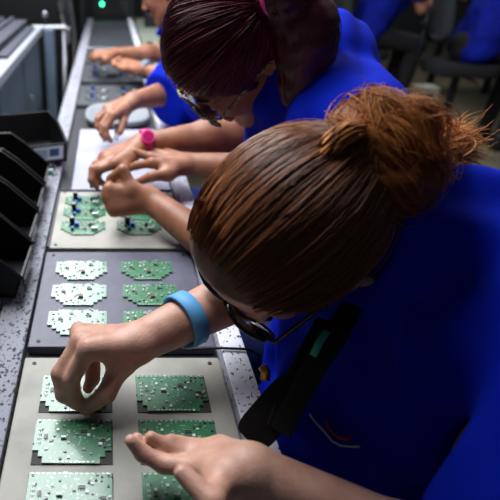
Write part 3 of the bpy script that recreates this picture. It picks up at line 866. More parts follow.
for i, (xa, xb, z) in enumerate(((-1.05, -0.372, 0.1205), (-1.00, -0.41, 0.1505))):
    tr = thing('slotted_tray', (-0.7, 2.4, ZP + z), ['black slotted tray lying on the white worktop', 'upper black slotted tray stacked on another tray'][i], 'tray')
    MB().box((xa, 2.08, ZP + z), (xb, 2.93, ZP + z + 0.014)).build('tray_base', M['tray_grey'], tr, bevel=0.002)
    rb = MB()
    for k in range(int((xb - xa) / 0.05)): rb.box((xa + 0.01 + k * 0.05, 2.09, ZP + z + 0.014), (xa + 0.03 + k * 0.05, 2.92, ZP + z + 0.029))
    rb.build('tray_ribs', M['tray_grey'], tr, bevel=0.002)

# dark machine uprights and cables beyond the bench
mc = thing('machine_rack', (-0.3, 3.6, 0), 'dark open machine rack with hanging cables behind the workbench', 'rack')
MB().box((-1.1, 3.5, 0), (-0.26, 4.4, 1.7)).build('rack_case', M['black_plastic'], mc, bevel=0.01)
for xx, yy in ((-0.235, 3.3), (-0.175, 4.0)): MB().box((xx - 0.012, yy - 0.012, 0), (xx + 0.012, yy + 0.012, 1.25)).build('upright', M['dark_metal'], mc, bevel=0.002)
rr = random.Random(4)
for k in range(6):
    x = -0.27 + rr.uniform(0, 0.09); y = rr.uniform(3.1, 3.4)
    MB().tube([(x - 0.04, 3.5, 1.05 + rr.uniform(-.1, .1)), (x, (y + 3.5) / 2, 0.86 + rr.uniform(-.05, .05)), (x + 0.01, y, 0.75), (x, y - 0.05, 0.45), (x - 0.02, y, 0.02)], 0.007, 7).build('cable', M['rubber'] if k % 3 else M['steel'], mc, True)
MB().boxc((-0.235, 3.28, 0.845), (0.035, 0.05, 0.09)).build('junction_box', M['steel'], mc, bevel=0.004)
p = Dp(62, 1, 4.6); MB().sphere(p, 0.012).build('indicator', M['led_yellow'], mc, True)
em = thing('end_machine', (0.02, 4.7, ZP - 0.05), 'black machine at the far end of the line with a green lamp', 'machine')
MB().box((-0.20, 4.56, 0.0), (0.21, 5.2, ZP + 0.32)).build('housing', M['black_plastic'], em, bevel=0.01)
MB().box((-0.13, 4.552, ZP + 0.02), (0.16, 4.562, ZP + 0.20)).build('front_panel', M['black_gloss'], em, bevel=0.003)
p = Dp(102, 4, 4.55 / (math.cos(TH) + 0.459 * math.sin(TH))); MB().sphere((p[0], 4.55, p[2]), 0.014).build('green_lamp', M['led_green'], em, True)
MB().boxc((p[0], 4.552, p[2] + 0.035), (0.09, 0.006, 0.02)).build('display', M['grey_fabric'], em)

st = thing('side_table', (0.6, 3.4, 0), 'pale grey-green side table beyond the line, right of its far end', 'table')
MB().box((0.215, 2.75, ZP - 0.06), (0.9, 4.9, ZP - 0.03)).build('table_top', mat('pale_green_laminate', srgb(166, 172, 158), 0.5, col2=srgb(156, 162, 148), scale=6), st, bevel=0.003)
for xx in (0.25, 0.86):
    for yy in (2.8, 4.85): MB().box((xx - 0.02, yy - 0.02, 0), (xx + 0.02, yy + 0.02, ZP - 0.06)).build('leg', M['dark_metal'], st)
kb = MB().cyl((0.245, 3.38, ZP - 0.0295), (0.245, 3.38, ZP - 0.005), 0.022, 16).build('black_cap', M['rubber'], bevel=0.004)
tag(kb, 'small round black cap on the pale side table', 'cap')
gp = thing('tool_holder', (0.30, 4.3, ZP - 0.03), 'dark holder with tools on the side table near its far end', 'holder')
MB().boxc((0.32, 4.3, ZP + 0.02), (0.10, 0.10, 0.098)).build('holder_block', M['dark_metal'], gp, bevel=0.008)
for k in range(3): MB().cyl((0.295 + k * 0.025, 4.3, ZP + 0.07), (0.29 + k * 0.03, 4.3, ZP + 0.16), 0.007, 8).build('tool', M['black_plastic'], gp)

# ------------------------------------------------------------------ chairs
def chair(x, y, face, label, back=True, seat_z=0.56, far=True, group=None):
    """face: direction the sitter looks, radians from +X"""
    t = thing('work_chair', (0, 0, 0), label, 'chair', group)
    MB().prism([(0.22 * math.copysign(abs(math.cos(a)) ** 0.5, math.cos(a)), 0.23 * math.copysign(abs(math.sin(a)) ** 0.5, math.sin(a))) for a in np.linspace(0, 2 * math.pi, 36)[:-1]],
               seat_z - 0.075, seat_z).build('seat', M['black_fabric'], t, bevel=0.028, seg=4)
    MB().boxc((0, 0, seat_z - 0.085), (0.2, 0.2, 0.02)).build('seat_plate', M['dark_metal'], t, bevel=0.005)
    if back:
        mb = MB(); n = 10; vs = []; 
        pol = [(0.19 * math.copysign(abs(math.cos(a)) ** 0.55, math.cos(a)), 0.17 * math.copysign(abs(math.sin(a)) ** 0.55, math.sin(a))) for a in np.linspace(0, 2 * math.pi, 36)[:-1]]
        mb.extrude([(-0.255 - 0.03 * (py_ / 0.17) + 0.04 * (px_ / 0.2) ** 2, px_, seat_z + 0.30 + py_) for px_, py_ in pol], (0.05, 0, 0))
        mb.build('backrest', M['grey_fabric'], t, bevel=0.018, seg=3)
        MB().tube([(-0.05, 0, seat_z - 0.08), (-0.22, 0, seat_z - 0.07), (-0.285, 0, seat_z + 0.03), (-0.290, 0, seat_z + 0.34)], 0.024, 8, flat=0.5).build('back_bar', M['dark_metal'], t, True)
        MB().cyl((-0.30, -0.035, seat_z + 0.22), (-0.30, 0.035, seat_z + 0.22), 0.022, 12).build('adjuster_knob', M['black_plastic'], t)
    MB().cyl((0, 0, 0.10), (0, 0, seat_z - 0.09), 0.025, 14).build('gas_column', M['dark_metal'], t)
    MB().tube([(0.02, -0.03, seat_z - 0.095), (0.06, -0.2, seat_z - 0.10), (0.07, -0.26, seat_z - 0.13)], 0.007, 8).build('lever', M['black_plastic'], t, True)
    for k in range(5):
        a = 2 * math.pi * k / 5 + 0.3
        lg = MB().tube([(0.02 * math.cos(a), 0.02 * math.sin(a), 0.115), (0.29 * math.cos(a), 0.29 * math.sin(a), 0.075)], [0.028, 0.018], 8).build('leg', M['dark_metal'], t)
        MB().cyl((0.29 * math.cos(a) - 0.012, 0.29 * math.sin(a), 0.032), (0.29 * math.cos(a) + 0.012, 0.29 * math.sin(a), 0.032), 0.032, 14).build('caster', M['rubber'], lg)
    t.location = (x, y, 0); t.rotation_euler = (0, 0, face)
    return t
# ------------------------------------------------------------------ the workers
def worker(name_label, hd, pelvis, c7, shl, shr, el, er, wl, wr, skin, cell, hands, hairfn, shirt_m=None, sl_t=(0.62, 0.62), sl_r=((0.072, 0.060), (0.072, 0.060)), cloth_cell=0.006, neck_r=0.050, fold=(0.0035, 0.075), collar=True, seed=1, foldx=(1, 1, 1), bulk=1.0, neck_up=0.5, extra=()):
    root = thing('person', (float(pelvis[0]), float(pelvis[1]), 0.0), name_label, 'person')
    b = Shape()
    torso(b, pelvis, c7, shl, shr, 0.0, bulk=bulk)
    b.cone(np.asarray(c7) + nrm(np.asarray(c7) - pelvis) * -0.02, hd(-0.030, -0.035, 0), neck_r + 0.008, neck_r, 0.03)
    hd.skull(b)
    arm(b, shl, el, wl); arm(b, shr, er, wr)
    chains = {}
    for side, hnd in hands.items(): chains[side] = add_hand(b, **hnd)
    V, Q = b.mesh(cell)
    body = np_obj('body', V, Q, skin, root)
    s = Shape(); g = 0.012
    torso(s, pelvis, c7, shl, shr, g, bulk=bulk)
    bl, nl = sleeve(s, shl, el, sl_t[0], *sl_r[0]); br, nr = sleeve(s, shr, er, sl_t[1], *sl_r[1])
    nb, ne = np.asarray(c7, float), hd(-0.030, -0.035, 0)
    s.cone(nb, nb + (ne - nb) * neck_up, neck_r + 0.022, neck_r + 0.017, 0.03, 'u', True)
    for q in extra: s.cone(*q)
    s.cone(nb + (ne - nb) * (neck_up - 0.25), ne, neck_r + 0.008, neck_r + 0.014, 0.004, 's')
    sleeve_open(s, shl, el, sl_t[0], sl_r[0][1] - 0.006); sleeve_open(s, shr, er, sl_t[1], sl_r[1][1] - 0.006)
    V, Q = s.mesh(cloth_cell, folds(seed, fold[0], fold[1], foldx))
    shirt = np_obj('shirt', V, Q, shirt_m or M['shirt'], root)
    if collar:
        ax = nrm(hd(-0.02, -0.02, 0) - np.asarray(c7)); u = nrm(np.cross(ax, [0, 1, 0.2])); v = np.cross(ax, u)
        ctr = nb + (ne - nb) * (neck_up * 0.75)
        pts = [ctr + (neck_r + 0.021) * (math.cos(a) * u + math.sin(a) * v) for a in np.linspace(0, 2 * math.pi, 33)[:-1]]
        MB().tube(pts, 0.016, 8, True, flat=0.35, ref=nrm(-ax)).build('collar', shirt_m or M['shirt'], shirt, True)
    t = Shape(); pl = np.asarray(pelvis, float)
    legs(t, pl, pl + np.array([-0.34, -0.10, -0.02]), pl + np.array([-0.34, 0.10, -0.02]), np.array([pl[0] - 0.30, pl[1] - 0.1, 0.08]), np.array([pl[0] - 0.30, pl[1] + 0.1, 0.08]))
    V, Q = t.mesh(0.01, folds(seed + 5, 0.003, 0.09)); np_obj('trousers', V, Q, M['denim'], root)
    for sg in (-1, 1):
        f = Shape(); fx, fy = pl[0] - 0.31, pl[1] + 0.1 * sg
        f.cone((fx + 0.02, fy, 0.045), (fx - 0.15, fy, 0.034), 0.045, 0.034, 0.02); f.cone((fx, fy, 0.09), (fx, fy, 0.05), 0.048, 0.045, 0.02)
        f.plane((0, 0, 0.001), (0, 0, -1), 0.002)
        V, Q = f.mesh(0.008); np_obj('shoe', V, Q, M['black_fabric'], root)
    eyes(hd, root)
    hairfn(hd, root)
    return root, body, shirt, chains

def hair_plain(m, brow, target=(-0.6, 0.6, 0.1), n=1200, seed=5, bun=None, pony=None):
    def fn(hd, root):
        V, Q = hd.hair_cap(0.010).mesh(0.005)
        h = np_obj('hair', V, Q, m, root, tone=np.full(len(V), 0.12))
        P = scalp_strands(hd, target, n, 0.011, seed, 0.03, m=12)
        V, Q = tubes(P, 0.0011); np_obj('strands', V, Q, m, h, tone=tone_for(len(P), P.shape[1] * 3, 0, 1, seed))
        brow_mesh(hd, root, m)
    return fn

# --- nearest worker: auburn hair in a bun, pinching right hand, open left palm
F1 = nrm([-0.50, 0.10, -0.86])
H1 = Head((0, 0, 0), F1, roll=-0.82, sc=0.98, hl=0.030)
H1.C = Dp(283, 230, 0.55) - H1(-0.008, 0.036, 0)
def hair_bun(hd, root):
    cap = hd.hair_cap(0.012)
    V, Q = cap.mesh(0.004)
    h = np_obj('hair', V, Q, M['hair_auburn'], root, tone=np.full(len(V), 0.1))
    tgt = nrm([-0.95, -0.28, 0.0])
    bc = Dp(378, 157, 0.512)
    P = scalp_strands(hd, tgt, 9500, 0.012, 11, 0.03, m=16, fly=0.003)
    V, Q = tubes(P, np.random.default_rng(2).uniform(0.0003, 0.0006, len(P)))
    np_obj('combed_strands', V, Q, M['hair_auburn'], h, tone=tone_for(len(P), 16 * 3, 0.05, 0.8, 4))
    # bun: core plus coils
    ax = nrm(hd.A.T @ np.array([-1.0, -0.05, 0.0]))
    e1 = nrm(np.cross(ax, hd.L)); e2 = np.cross(ax, e1)
    core = Shape()
    core.ell(bc, (0.054, 0.054, 0.042), np.stack([e1, e2, ax]), 0.02)
    core.ell(bc + e2 * 0.018 + ax * 0.010, (0.040, 0.037, 0.034), np.stack([e1, e2, ax]), 0.02)
    core.ell(bc - e2 * 0.022 - ax * 0.004, (0.038, 0.034, 0.034), np.stack([e1, e2, ax]), 0.02)
    core.cone(hd(-0.075, 0.010, 0), bc, 0.046, 0.036, 0.02)
    V, Q = core.mesh(0.004, folds(21, 0.003, 0.03))
    bun = np_obj('bun', V, Q, M['hair_bun'], h, tone=np.full(len(V), 0.0))
    r = np.random.default_rng(31); paths = []
    for k in range(64):       # coiled locks
        n_ax = nrm(ax + r.normal(size=3) * (0.3 if k < 30 else 0.8)); a1 = nrm(np.cross(n_ax, r.normal(size=3))); a2 = np.cross(n_ax, a1)
        R0 = r.uniform(0.042, 0.054); off0 = n_ax * r.normal() * 0.016; a00 = r.uniform(0, 6.28); ln0 = r.uniform(1.6, 4.2); ph = r.uniform(0, 6.28)
        for i in range(95):
            j = r.normal(size=3) * 0.0036; dR = r.normal() * 0.0022; a0 = a00 + r.normal() * 0.12; ln = ln0 * r.uniform(0.85, 1.1); pk = ph + r.normal() * 0.25
            pts = []
            for t in np.linspace(0, 1, 18):
                an = a0 + ln * t
                rad = math.sqrt(max(R0 * R0 - (off0 @ off0) * 0.5, 1e-4)) * (1 + 0.10 * math.sin(5 * t + pk)) + dR
                pts.append(bc + off0 + j * (1 + 0.5 * math.sin(3 * t + pk)) + rad * (math.cos(an) * a1 + math.sin(an) * a2) + ax * 0.006 * math.sin(7 * t + pk))
            paths.append(pts)
    for i in range(150):      # frizz
        d = nrm(r.normal(size=3) + ax * 0.3); p = bc + d * 0.050; dr = nrm(d + r.normal(size=3) * 0.8); cu = r.normal(size=3) * 0.012
        paths.append([p + dr * 0.010 * t + cu * t * t for t in np.linspace(0, 1, 18)])
    P = np.array(paths); V, Q = tubes(P, r.uniform(0.00022, 0.0005, len(P)))
    np_obj('bun_strands', V, Q, M['hair_bun'], bun, tone=tone_for(len(P), 18 * 3, 0.0, 0.85, 5))
    # loose raised lock in front of the bun
    lk = []
    for i in range(160):
        j = r.normal(size=3) * 0.0035
        a = hd(-0.085, 0.075, 0.000) + j; b_ = hd(-0.110, 0.105, 0.000) + j * 1.4; c_ = hd(-0.135, 0.085, 0.000) + j * 1.3; d_ = hd(-0.130, 0.045, 0.000) + j
        lk.append([(1 - t) ** 3 * a + 3 * t * (1 - t) ** 2 * b_ + 3 * t * t * (1 - t) * c_ + t ** 3 * d_ for t in np.linspace(0, 1, 14)])
    V, Q = tubes(np.array(lk), 0.0009); np_obj('loose_lock', V, Q, M['hair_bun'], h, tone=tone_for(160, 14 * 3, 0.1, 1, 6))
    # loose ends at the nape beyond the bun
    lk = []; tc_ = Dp(454, 152, 0.595); st_ = bc + (tc_ - bc) * 0.35
    for i in range(2200):
        o1 = r.normal(size=3) * 0.012; o2 = r.normal(size=3) * np.array([0.010, 0.011, 0.013]); cu = nrm(r.normal(size=3)) * r.uniform(0.006, 0.020); cv = np.cross(nrm(r.normal(size=3)), cu)
        m_ = (st_ + tc_) / 2 + o1 + np.array([0, 0, 0.012]); e_ = tc_ + o2
        row = []
        for t in np.linspace(0, 1, 14):
            q = (1 - t) ** 2 * (st_ + o1) + 2 * t * (1 - t) * m_ + t * t * e_
            row.append(q + t * t * (cu * math.sin(4.5 * t) + cv * (1 - math.cos(4.5 * t)) * 0.6))
        lk.append(row)
    V, Q = tubes(np.array(lk), 0.00045); np_obj('loose_ends', V, Q, M['hair_bun'], h, tone=tone_for(2200, 14 * 3, 0.4, 1, 7))
    # fine fly-away hairs over the crown
    fl = scalp_strands(hd, tgt, 260, 0.012, 77, 0.04, m=14, fly=0.003, stop=0.8)
    V, Q = tubes(fl, 0.00022); np_obj('flyaway_strands', V, Q, M['hair_bun'], h, tone=tone_for(260, 14 * 3, 0.4, 1, 8))
    brow_mesh(hd, root, M['hair_auburn'])

WR1 = J(137, 343, 0.075); ER1 = Wp(0.285, 0.640, 0.105)
WL1 = J(250, 470, 0.062); EL1 = Wp(0.335, 0.262, -0.015)
hR = dict(W=WR1, Ki=J(88, 349, 0.086), Kp=J(79, 332, 0.062),
          tips=[J(85, 408, 0.010), J(76, 404, 0.014), J(88, 388, 0.022), J(94, 380, 0.024)], lf=(1.17, 1.06, 0.96, 1.05), fr=1.1,
          thumb_base=J(122, 362, 0.062), thumb_tip=J(87, 408, 0.012),
          bulge=[np.array([-1, 0.1, 0.5])] * 2 + [np.array([0.3, 0.8, 0.0])] * 2, tbulge=np.array([0.6, -1, 0.3]), sc=1.0)
hL = dict(W=WL1, Ki=J(203, 469, 0.052), Kp=J(222, 447, 0.042),
          tips=[J(131, 441, 0.060), J(137, 439, 0.052), J(151, 437, 0.056), J(171, 439, 0.050)], lf=(1.06, 0.98, 0.88, 0.88),
          thumb_base=J(222, 480, 0.060), thumb_tip=J(183, 473, 0.082),
          bulge=np.array([0, 0, -1.0]), tbulge=np.array([0, -1.0, 0.2]), sc=1.0)
SHL1 = Wp(0.415, 0.350, 0.170); SHR1 = Wp(0.335, 0.630, 0.145); C71 = Wp(0.360, 0.505, 0.205); PEL1 = Wp(0.50, 0.50, -0.21)
w1, body1, shirt1, ch1 = worker('person with auburn hair in a messy bun and black glasses, nearest, pinching a part', H1, PEL1, C71, SHL1, SHR1, EL1, ER1, WL1, WR1,
    M['skin_a'], 0.0025, {'r': hR, 'l': hL}, hair_bun, seed=3, sl_t=(0.72, 0.66), sl_r=((0.078, 0.074), (0.074, 0.066)), cloth_cell=0.005, fold=(0.009, 0.10), neck_up=0.85, extra=[(Wp(0.375, 0.50, 0.08), Wp(0.385, 0.47, -0.16), 0.115, 0.135, 0.05), (Wp(0.345, 0.585, 0.09), Wp(0.35, 0.57, -0.12), 0.105, 0.12, 0.05)])
glasses(H1, w1, M['black_gloss'], M['lens'], thick=0.0028, rw=0.029, rh=0.021)
wv = nrm(ER1 - WR1); bp = WR1 + wv * 0.070
band(bp, wv, 0.0325, 0.0325, 0.022, 0.0022, M['band_blue'], 'wristband', w1)
def nail(ch, up, parent, r=0.006):
    tip, pre = ch[-1], ch[-2]; t = nrm(tip - pre); n_ = nrm(np.asarray(up) - t * (np.asarray(up) @ t)); s_ = np.cross(t, n_)
    mb = MB(); vs = []; fs = []
    for i in range(5):
        for k in range(6):
            a = (k / 5 - 0.5) * 1.5; q = -0.006 + 0.011 * i / 4; wd = r * (1 - 0.15 * (i / 4) ** 3)
            vs.append(tip + t * q + n_ * (wd * 1.13 * math.cos(a)) + s_ * (wd * math.sin(a)))
    for i in range(4):
        for k in range(5): fs.append((i * 6 + k, i * 6 + k + 1, i * 6 + k + 7, i * 6 + k + 6))
    mb.add(vs, fs); o = mb.build('fingernail', M['nail'], parent, True)
    sd = o.modifiers.new('thick', 'SOLIDIFY'); sd.thickness = 0.0006
nail(ch1['r'][0], (-0.6, -0.5, 0.4), w1, 0.0064); nail(ch1['r'][4], (0.3, -0.8, 0.5), w1, 0.0074); nail(ch1['l'][4], (-0.1, -0.9, 0.5), w1, 0.0074)

# lanyard, badge and stitched mark on the nearest worker
bv = bvh_of([shirt1, body1])
def on_shirt(pts, back):
    out = []
    for p in pts:
        q = hit(bv, p[0], p[1], back)
        if q is not None: out.append(q)
    return out
ln = thing('lanyard', tuple(Wp(0.25, 0.45, 0.1)), 'black lanyard with a badge holder hanging from the neck of the nearest worker', 'lanyard')
pA = [Dp(352, 305, 0.56), Dp(338, 333, 0.535), Dp(318, 362, 0.53), Dp(303, 388, 0.535), Dp(290, 412, 0.54), Dp(281, 432, 0.545)]
MB().tube(pA, 0.011, 8, flat=0.14, ref=nrm([-0.5, -0.6, 0.6])).build('strap', M['black_fabric'], ln, True)
pB = [Dp(325, 320, 0.60), Dp(308, 352, 0.56), Dp(296, 378, 0.56), Dp(284, 405, 0.555), Dp(276, 428, 0.55)]
MB().tube(pB, 0.010, 8, flat=0.14, ref=nrm([-0.5, -0.6, 0.6])).build('strap', M['black_fabric'], ln, True)
c = Dp(273, 412, 0.56); e1 = nrm([0.5, 0.25, 0.55]); e2 = nrm(np.cross(e1, [-0.5, -0.7, 0.4])); e3 = np.cross(e1, e2)
hb = MB(); pol = []
for a in np.linspace(0, 2 * math.pi, 25)[:-1]:
    pol.append(c + e1 * 0.040 * math.copysign(abs(math.cos(a)) ** 0.4, math.cos(a)) + e2 * 0.020 * math.copysign(abs(math.sin(a)) ** 0.4, math.sin(a)))
hb.extrude(pol, e3 * 0.004); hb.build('badge_holder', M['black_plastic'], ln)
MB().tube([Dp(262, 366, 0.575), Dp(266, 372, 0.573), Dp(265, 380, 0.573)], 0.005, 8).build('clip', M['brass'], ln, True)
MB().tube([Dp(327, 331, 0.528), Dp(319, 343, 0.529), Dp(313, 356, 0.530)], 0.004, 6, flat=0.3).build('green_print', M['teal'], ln, True)
lg1 = on_shirt([(311, 414), (316, 421), (322, 427), (328, 434), (334, 441), (342, 445), (352, 446), (360, 446)], 0.0015)
lg2 = on_shirt([(327, 418), (329, 426), (334, 432), (340, 437), (347, 439), (352, 437)], 0.0015)
if len(lg1) > 2: MB().tube(lg1, 0.0014, 6).build('stitched_mark', M['white_thread'], w1, True)
if len(lg2) > 2: MB().tube(lg2, 0.0017, 6).build('stitched_mark', M['red'], w1, True)

# --- second worker: wine-red hair tied back, glasses, cupped left hand
F2 = nrm([-0.58, -0.01, -0.81])
H2 = Head((0, 0, 0), F2, roll=-0.42, sc=1.05, hl=-0.012)
H2.C = Dp(232, 36, 0.86) - H2(-0.008, 0.036, 0)
def hair_pony(hd, root):
    V, Q = hd.hair_cap(0.016).mesh(0.0045)
    h = np_obj('hair', V, Q, M['hair_wine'], root, tone=np.full(len(V), 0.15))
    tc = hit(bvh_of([h]), 264, 4, 0.010)
    tgt = nrm((hd.A @ (tc - hd(-0.008, 0.036, 0))) / np.array((0.096, 0.084, 0.074)))
    P = scalp_strands(hd, tgt, 3600, 0.017, 15, 0.03, m=16, fly=0.004)
    V, Q = tubes(P, 0.0009); np_obj('combed_strands', V, Q, M['hair_wine'], h, tone=tone_for(len(P), 48, 0, 1, 9))
    ax = nrm(nrm(tc - hd(-0.008, 0.036, 0)) + np.array([0.7, 0, 0])); u = nrm(np.cross(ax, hd.L)); v = np.cross(ax, u)
    MB().tube([tc + ax * 0.006 + 0.021 * (math.cos(a) * u + math.sin(a) * v) for a in np.linspace(0, 2 * math.pi, 25)[:-1]], 0.0055, 8, True).build('hair_tie', M['pink'], h, True)
    pts = [tc - ax * 0.012, tc + ax * 0.025, Dp(290, 8, 0.765), Dp(304, 28, 0.77), Dp(304, 64, 0.79), Dp(296, 96, 0.81)]
    pts = np.array(pts)
    def spl(t):
        x = t * (len(pts) - 1); i = min(int(x), len(pts) - 2); f_ = x - i
        p0, p1, p2, p3 = pts[max(i - 1, 0)], pts[i], pts[i + 1], pts[min(i + 2, len(pts) - 1)]
        return 0.5 * (2 * p1 + (p2 - p0) * f_ + (2 * p0 - 5 * p1 + 4 * p2 - p3) * f_ ** 2 + (3 * p1 - p0 - 3 * p2 + p3) * f_ ** 3)
    s = Shape()
    for i in range(10):
        a, b_ = i / 10, (i + 1) / 10
        rr_ = lambda t: 0.012 + 0.034 * abs(math.sin(math.pi * min(1, t * 0.85 + 0.02))) ** 1.4
        s.cone(spl(a), spl(b_), rr_(a), rr_(b_), 0.01)
    V, Q = s.mesh(0.005, folds(8, 0.002, 0.03)); po = np_obj('ponytail', V, Q, M['hair_wine'], h, tone=np.full(len(V), 0.12))
    r = np.random.default_rng(3); P = []
    for i in range(1700):
        o1 = nrm(r.normal(size=3)) * r.uniform(0.7, 1.05); ph = r.uniform(0, 6.28)
        P.append([spl(t) + o1 * (0.012 + 0.034 * abs(math.sin(math.pi * min(1, t * 0.85 + 0.02))) ** 1.4) + 0.002 * np.array([math.sin(9 * t + ph), math.cos(8 * t + ph), 0]) for t in np.linspace(0, 1, 20)])
    V, Q = tubes(np.array(P), 0.0009); np_obj('ponytail_strands', V, Q, M['hair_wine'], po, tone=tone_for(1700, 60, 0, 1, 2))
    brow_mesh(hd, root, M['hair_wine'])
WR2 = J(186, 164, 0.075); ER2 = Wp(0.40, 1.02, 0.08); WL2 = J(150, 200, 0.060); EL2 = Wp(0.245, 0.745, 0.005)
hR2 = dict(W=WR2, Ki=J(152, 163, 0.085), Kp=J(158, 150, 0.075), tips=[J(123, 171, 0.055), J(127, 167, 0.058), J(131, 160, 0.058), J(140, 152, 0.055)],
           thumb_base=J(168, 174, 0.070), thumb_tip=J(138, 182, 0.055), bulge=np.array([-0.1, 0.2, 1.0]), tbulge=np.array([0.2, -0.6, 0.5]), sc=1.0)
hL2 = dict(W=WL2, Ki=J(109, 189, 0.082), Kp=J(114, 211, 0.045), tips=[J(119, 175, 0.078), J(128, 175, 0.070), J(128, 186, 0.055), J(128, 196, 0.045)],
           thumb_base=J(132, 190, 0.080), thumb_tip=J(110, 179, 0.092), bulge=np.array([-1.0, 0.3, 0.0]), tbulge=np.array([0.0, 0.2, 1.0]), sc=1.03)
w2, body2, shirt2, ch2 = worker('person with wine-red hair tied back with a pink band, second from the camera', H2, Wp(0.62, 0.93, -0.21), Wp(0.345, 0.915, 0.318), Wp(0.355, 0.765, 0.245), Wp(0.33, 1.07, 0.28),
    EL2, ER2, WL2, WR2, M['skin_b'], 0.0032, {'r': hR2, 'l': hL2}, hair_pony, seed=13, cloth_cell=0.006, sl_t=(0.7, 0.6), sl_r=((0.080, 0.074), (0.074, 0.066)), fold=(0.008, 0.085))
gm = mat('patterned_frame', srgb(60, 70, 60), 0.3, col2=srgb(170, 160, 110), scale=240, lo=0.5, hi=0.56)
glasses(H2, w2, gm, M['lens'], thick=0.0028)
ep = H2(0.0, -0.040, 0.080)
MB().tube([ep + 0.006 * (math.cos(a) * H2.F + math.sin(a) * H2.U) for a in np.linspace(0, 2 * math.pi, 17)[:-1]], 0.0016, 6, True).build('earring', M['chrome'], w2, True)

# --- third worker: mostly hidden; pink watch, drooping right hand
F3 = nrm([-0.70, 0.05, -0.70])
H3 = Head(Wp(0.285, 1.43, 0.395), F3)
WR3 = J(133, 101, 0.105); ER3 = Wp(0.225, 1.62, 0.115); WL3 = J(142, 144, 0.090); EL3 = Wp(0.300, 1.215, 0.105)
hL3 = dict(W=WL3, Ki=J(112, 157, 0.080), Kp=J(105, 165, 0.060), tips=[J(104, 184, 0.030), J(97, 187, 0.030), J(92, 186, 0.028), J(95, 178, 0.030)],
           thumb_base=J(130, 158, 0.078), thumb_tip=J(112, 184, 0.045), bulge=np.array([-0.8, 0, 0.7]), tbulge=np.array([0.4, -0.6, 0.3]), sc=1.05)
hL3['Ki'], hL3['Kp'] = J(115, 164, 0.074), J(104, 156, 0.068)
hR3 = dict(W=WR3, Ki=J(113, 116, 0.092), Kp=J(107, 108, 0.088), tips=[J(111, 141, 0.035), J(105, 140, 0.035), J(102, 132, 0.040), J(102, 126, 0.045)],
           thumb_base=J(124, 112, 0.090), thumb_tip=J(119, 140, 0.040), bulge=np.array([-0.9, 0, 0.6]), tbulge=np.array([0.8, -0.5, 0.2]), sc=1.05)
w3, body3, shirt3, ch3 = worker('person mostly hidden behind the wine-haired one, wearing a pink watch', H3, Wp(0.60, 1.42, -0.21), Wp(0.40, 1.43, 0.36), Wp(0.345, 1.29, 0.30), Wp(0.295, 1.57, 0.29),
    EL3, ER3, WL3, WR3, M['skin_b'], 0.0036, {'r': hR3, 'l': hL3}, hair_plain(M['hair_black'], None), seed=17, cloth_cell=0.007, sl_t=(0.60, 0.60), sl_r=((0.07, 0.062), (0.082, 0.082)), fold=(0.003, 0.11), extra=[(Wp(0.26, 1.60, 0.20), ER3, 0.088, 0.095, 0.03), (ER3, ER3 + (WR3 - ER3) * 0.42 + np.array([0, 0, -0.02]), 0.095, 0.080, 0.03, 'u', True)])
wv = nrm(EL3 - WL3); bp = WL3 + wv * 0.008
wb = band(bp, wv, 0.029, 0.029, 0.022, 0.004, M['pink'], 'watch', w3)
wf = nrm(np.array([0, -0.75, 0.65]) - wv * (np.array([0, -0.75, 0.65]) @ wv))
MB().cyl(bp + wf * 0.028, bp + wf * 0.040, 0.0155, 20).build('watch_case', M['pink'], wb)
MB().cyl(bp + wf * 0.0395, bp + wf * 0.0415, 0.0118, 20).build('watch_dial', M['pink_dark'], wb)
tw = MB().tube([J(117, 126, 0.055), J(117, 133, 0.045), J(116, 139, 0.036)], 0.007, 8).build('white_part', M['white'], None, True)
tag(tw, 'small white part held in the drooping fingers above the white sheet', 'component')

# --- farthest worker at the line: chin at the top edge, grey-blue watch
F4 = nrm([-0.86, 0.25, -0.45])
H4 = Head(Wp(0.235, 2.36, 0.335), F4, sc=1.02)
WR4 = J(114, 54, 0.085); ER4 = Wp(0.235, 2.47, 0.075); WL4 = J(142, 68, 0.075); EL4 = Wp(0.285, 2.00, 0.035)
hR4 = dict(W=WR4, Ki=J(97, 58, 0.090), Kp=J(96, 53, 0.080), tips=[J(87, 67, 0.02), J(84, 65, 0.02), J(83, 61, 0.025), J(84, 58, 0.03)],
           thumb_base=J(106, 60, 0.08), thumb_tip=J(97, 68, 0.025), bulge=np.array([-0.7, 0, 0.8]), tbulge=np.array([0.4, -0.6, 0.4]), sc=1.05, fr=1.1)
hL4 = dict(W=WL4, Ki=J(126, 70, 0.075), Kp=J(126, 61, 0.070), tips=[J(119, 64, 0.085), J(118, 62, 0.085), J(118, 60, 0.082), J(121, 58, 0.08)],
           thumb_base=J(134, 71, 0.075), thumb_tip=J(120, 68, 0.085), bulge=np.array([-1.0, 0, 0.1]), tbulge=np.array([0, -1, 0.2]), sc=1.05, fr=1.1)
w4, body4, shirt4, ch4 = worker('person farthest along the line, chin at top edge, grey-blue watch', H4, Wp(0.62, 2.34, -0.21), Wp(0.37, 2.34, 0.315), Wp(0.335, 2.19, 0.22), Wp(0.325, 2.48, 0.23),
    EL4, ER4, WL4, WR4, M['skin_c'], 0.0042, {'r': hR4, 'l': hL4}, hair_plain(M['hair_black'], None, seed=9), seed=19, cloth_cell=0.008, sl_t=(0.72, 0.72), sl_r=((0.075, 0.068), (0.075, 0.068)), fold=(0.003, 0.11))
wv = nrm(EL4 - WL4); band(WL4 + wv * 0.02, wv, 0.030, 0.030, 0.030, 0.005, M['greyblue'], 'watch', w4)

# stools under the four workers at the line
for (wk, lab) in ((w1, 'black stool under the auburn-haired worker'), (w2, 'black stool under the wine-haired worker'), (w3, 'black stool under the worker with the pink watch'), (w4, 'black stool under the farthest worker at the line')):
    chair(wk.location.x + 0.02, wk.location.y, math.pi, lab, back=False, seat_z=0.465)

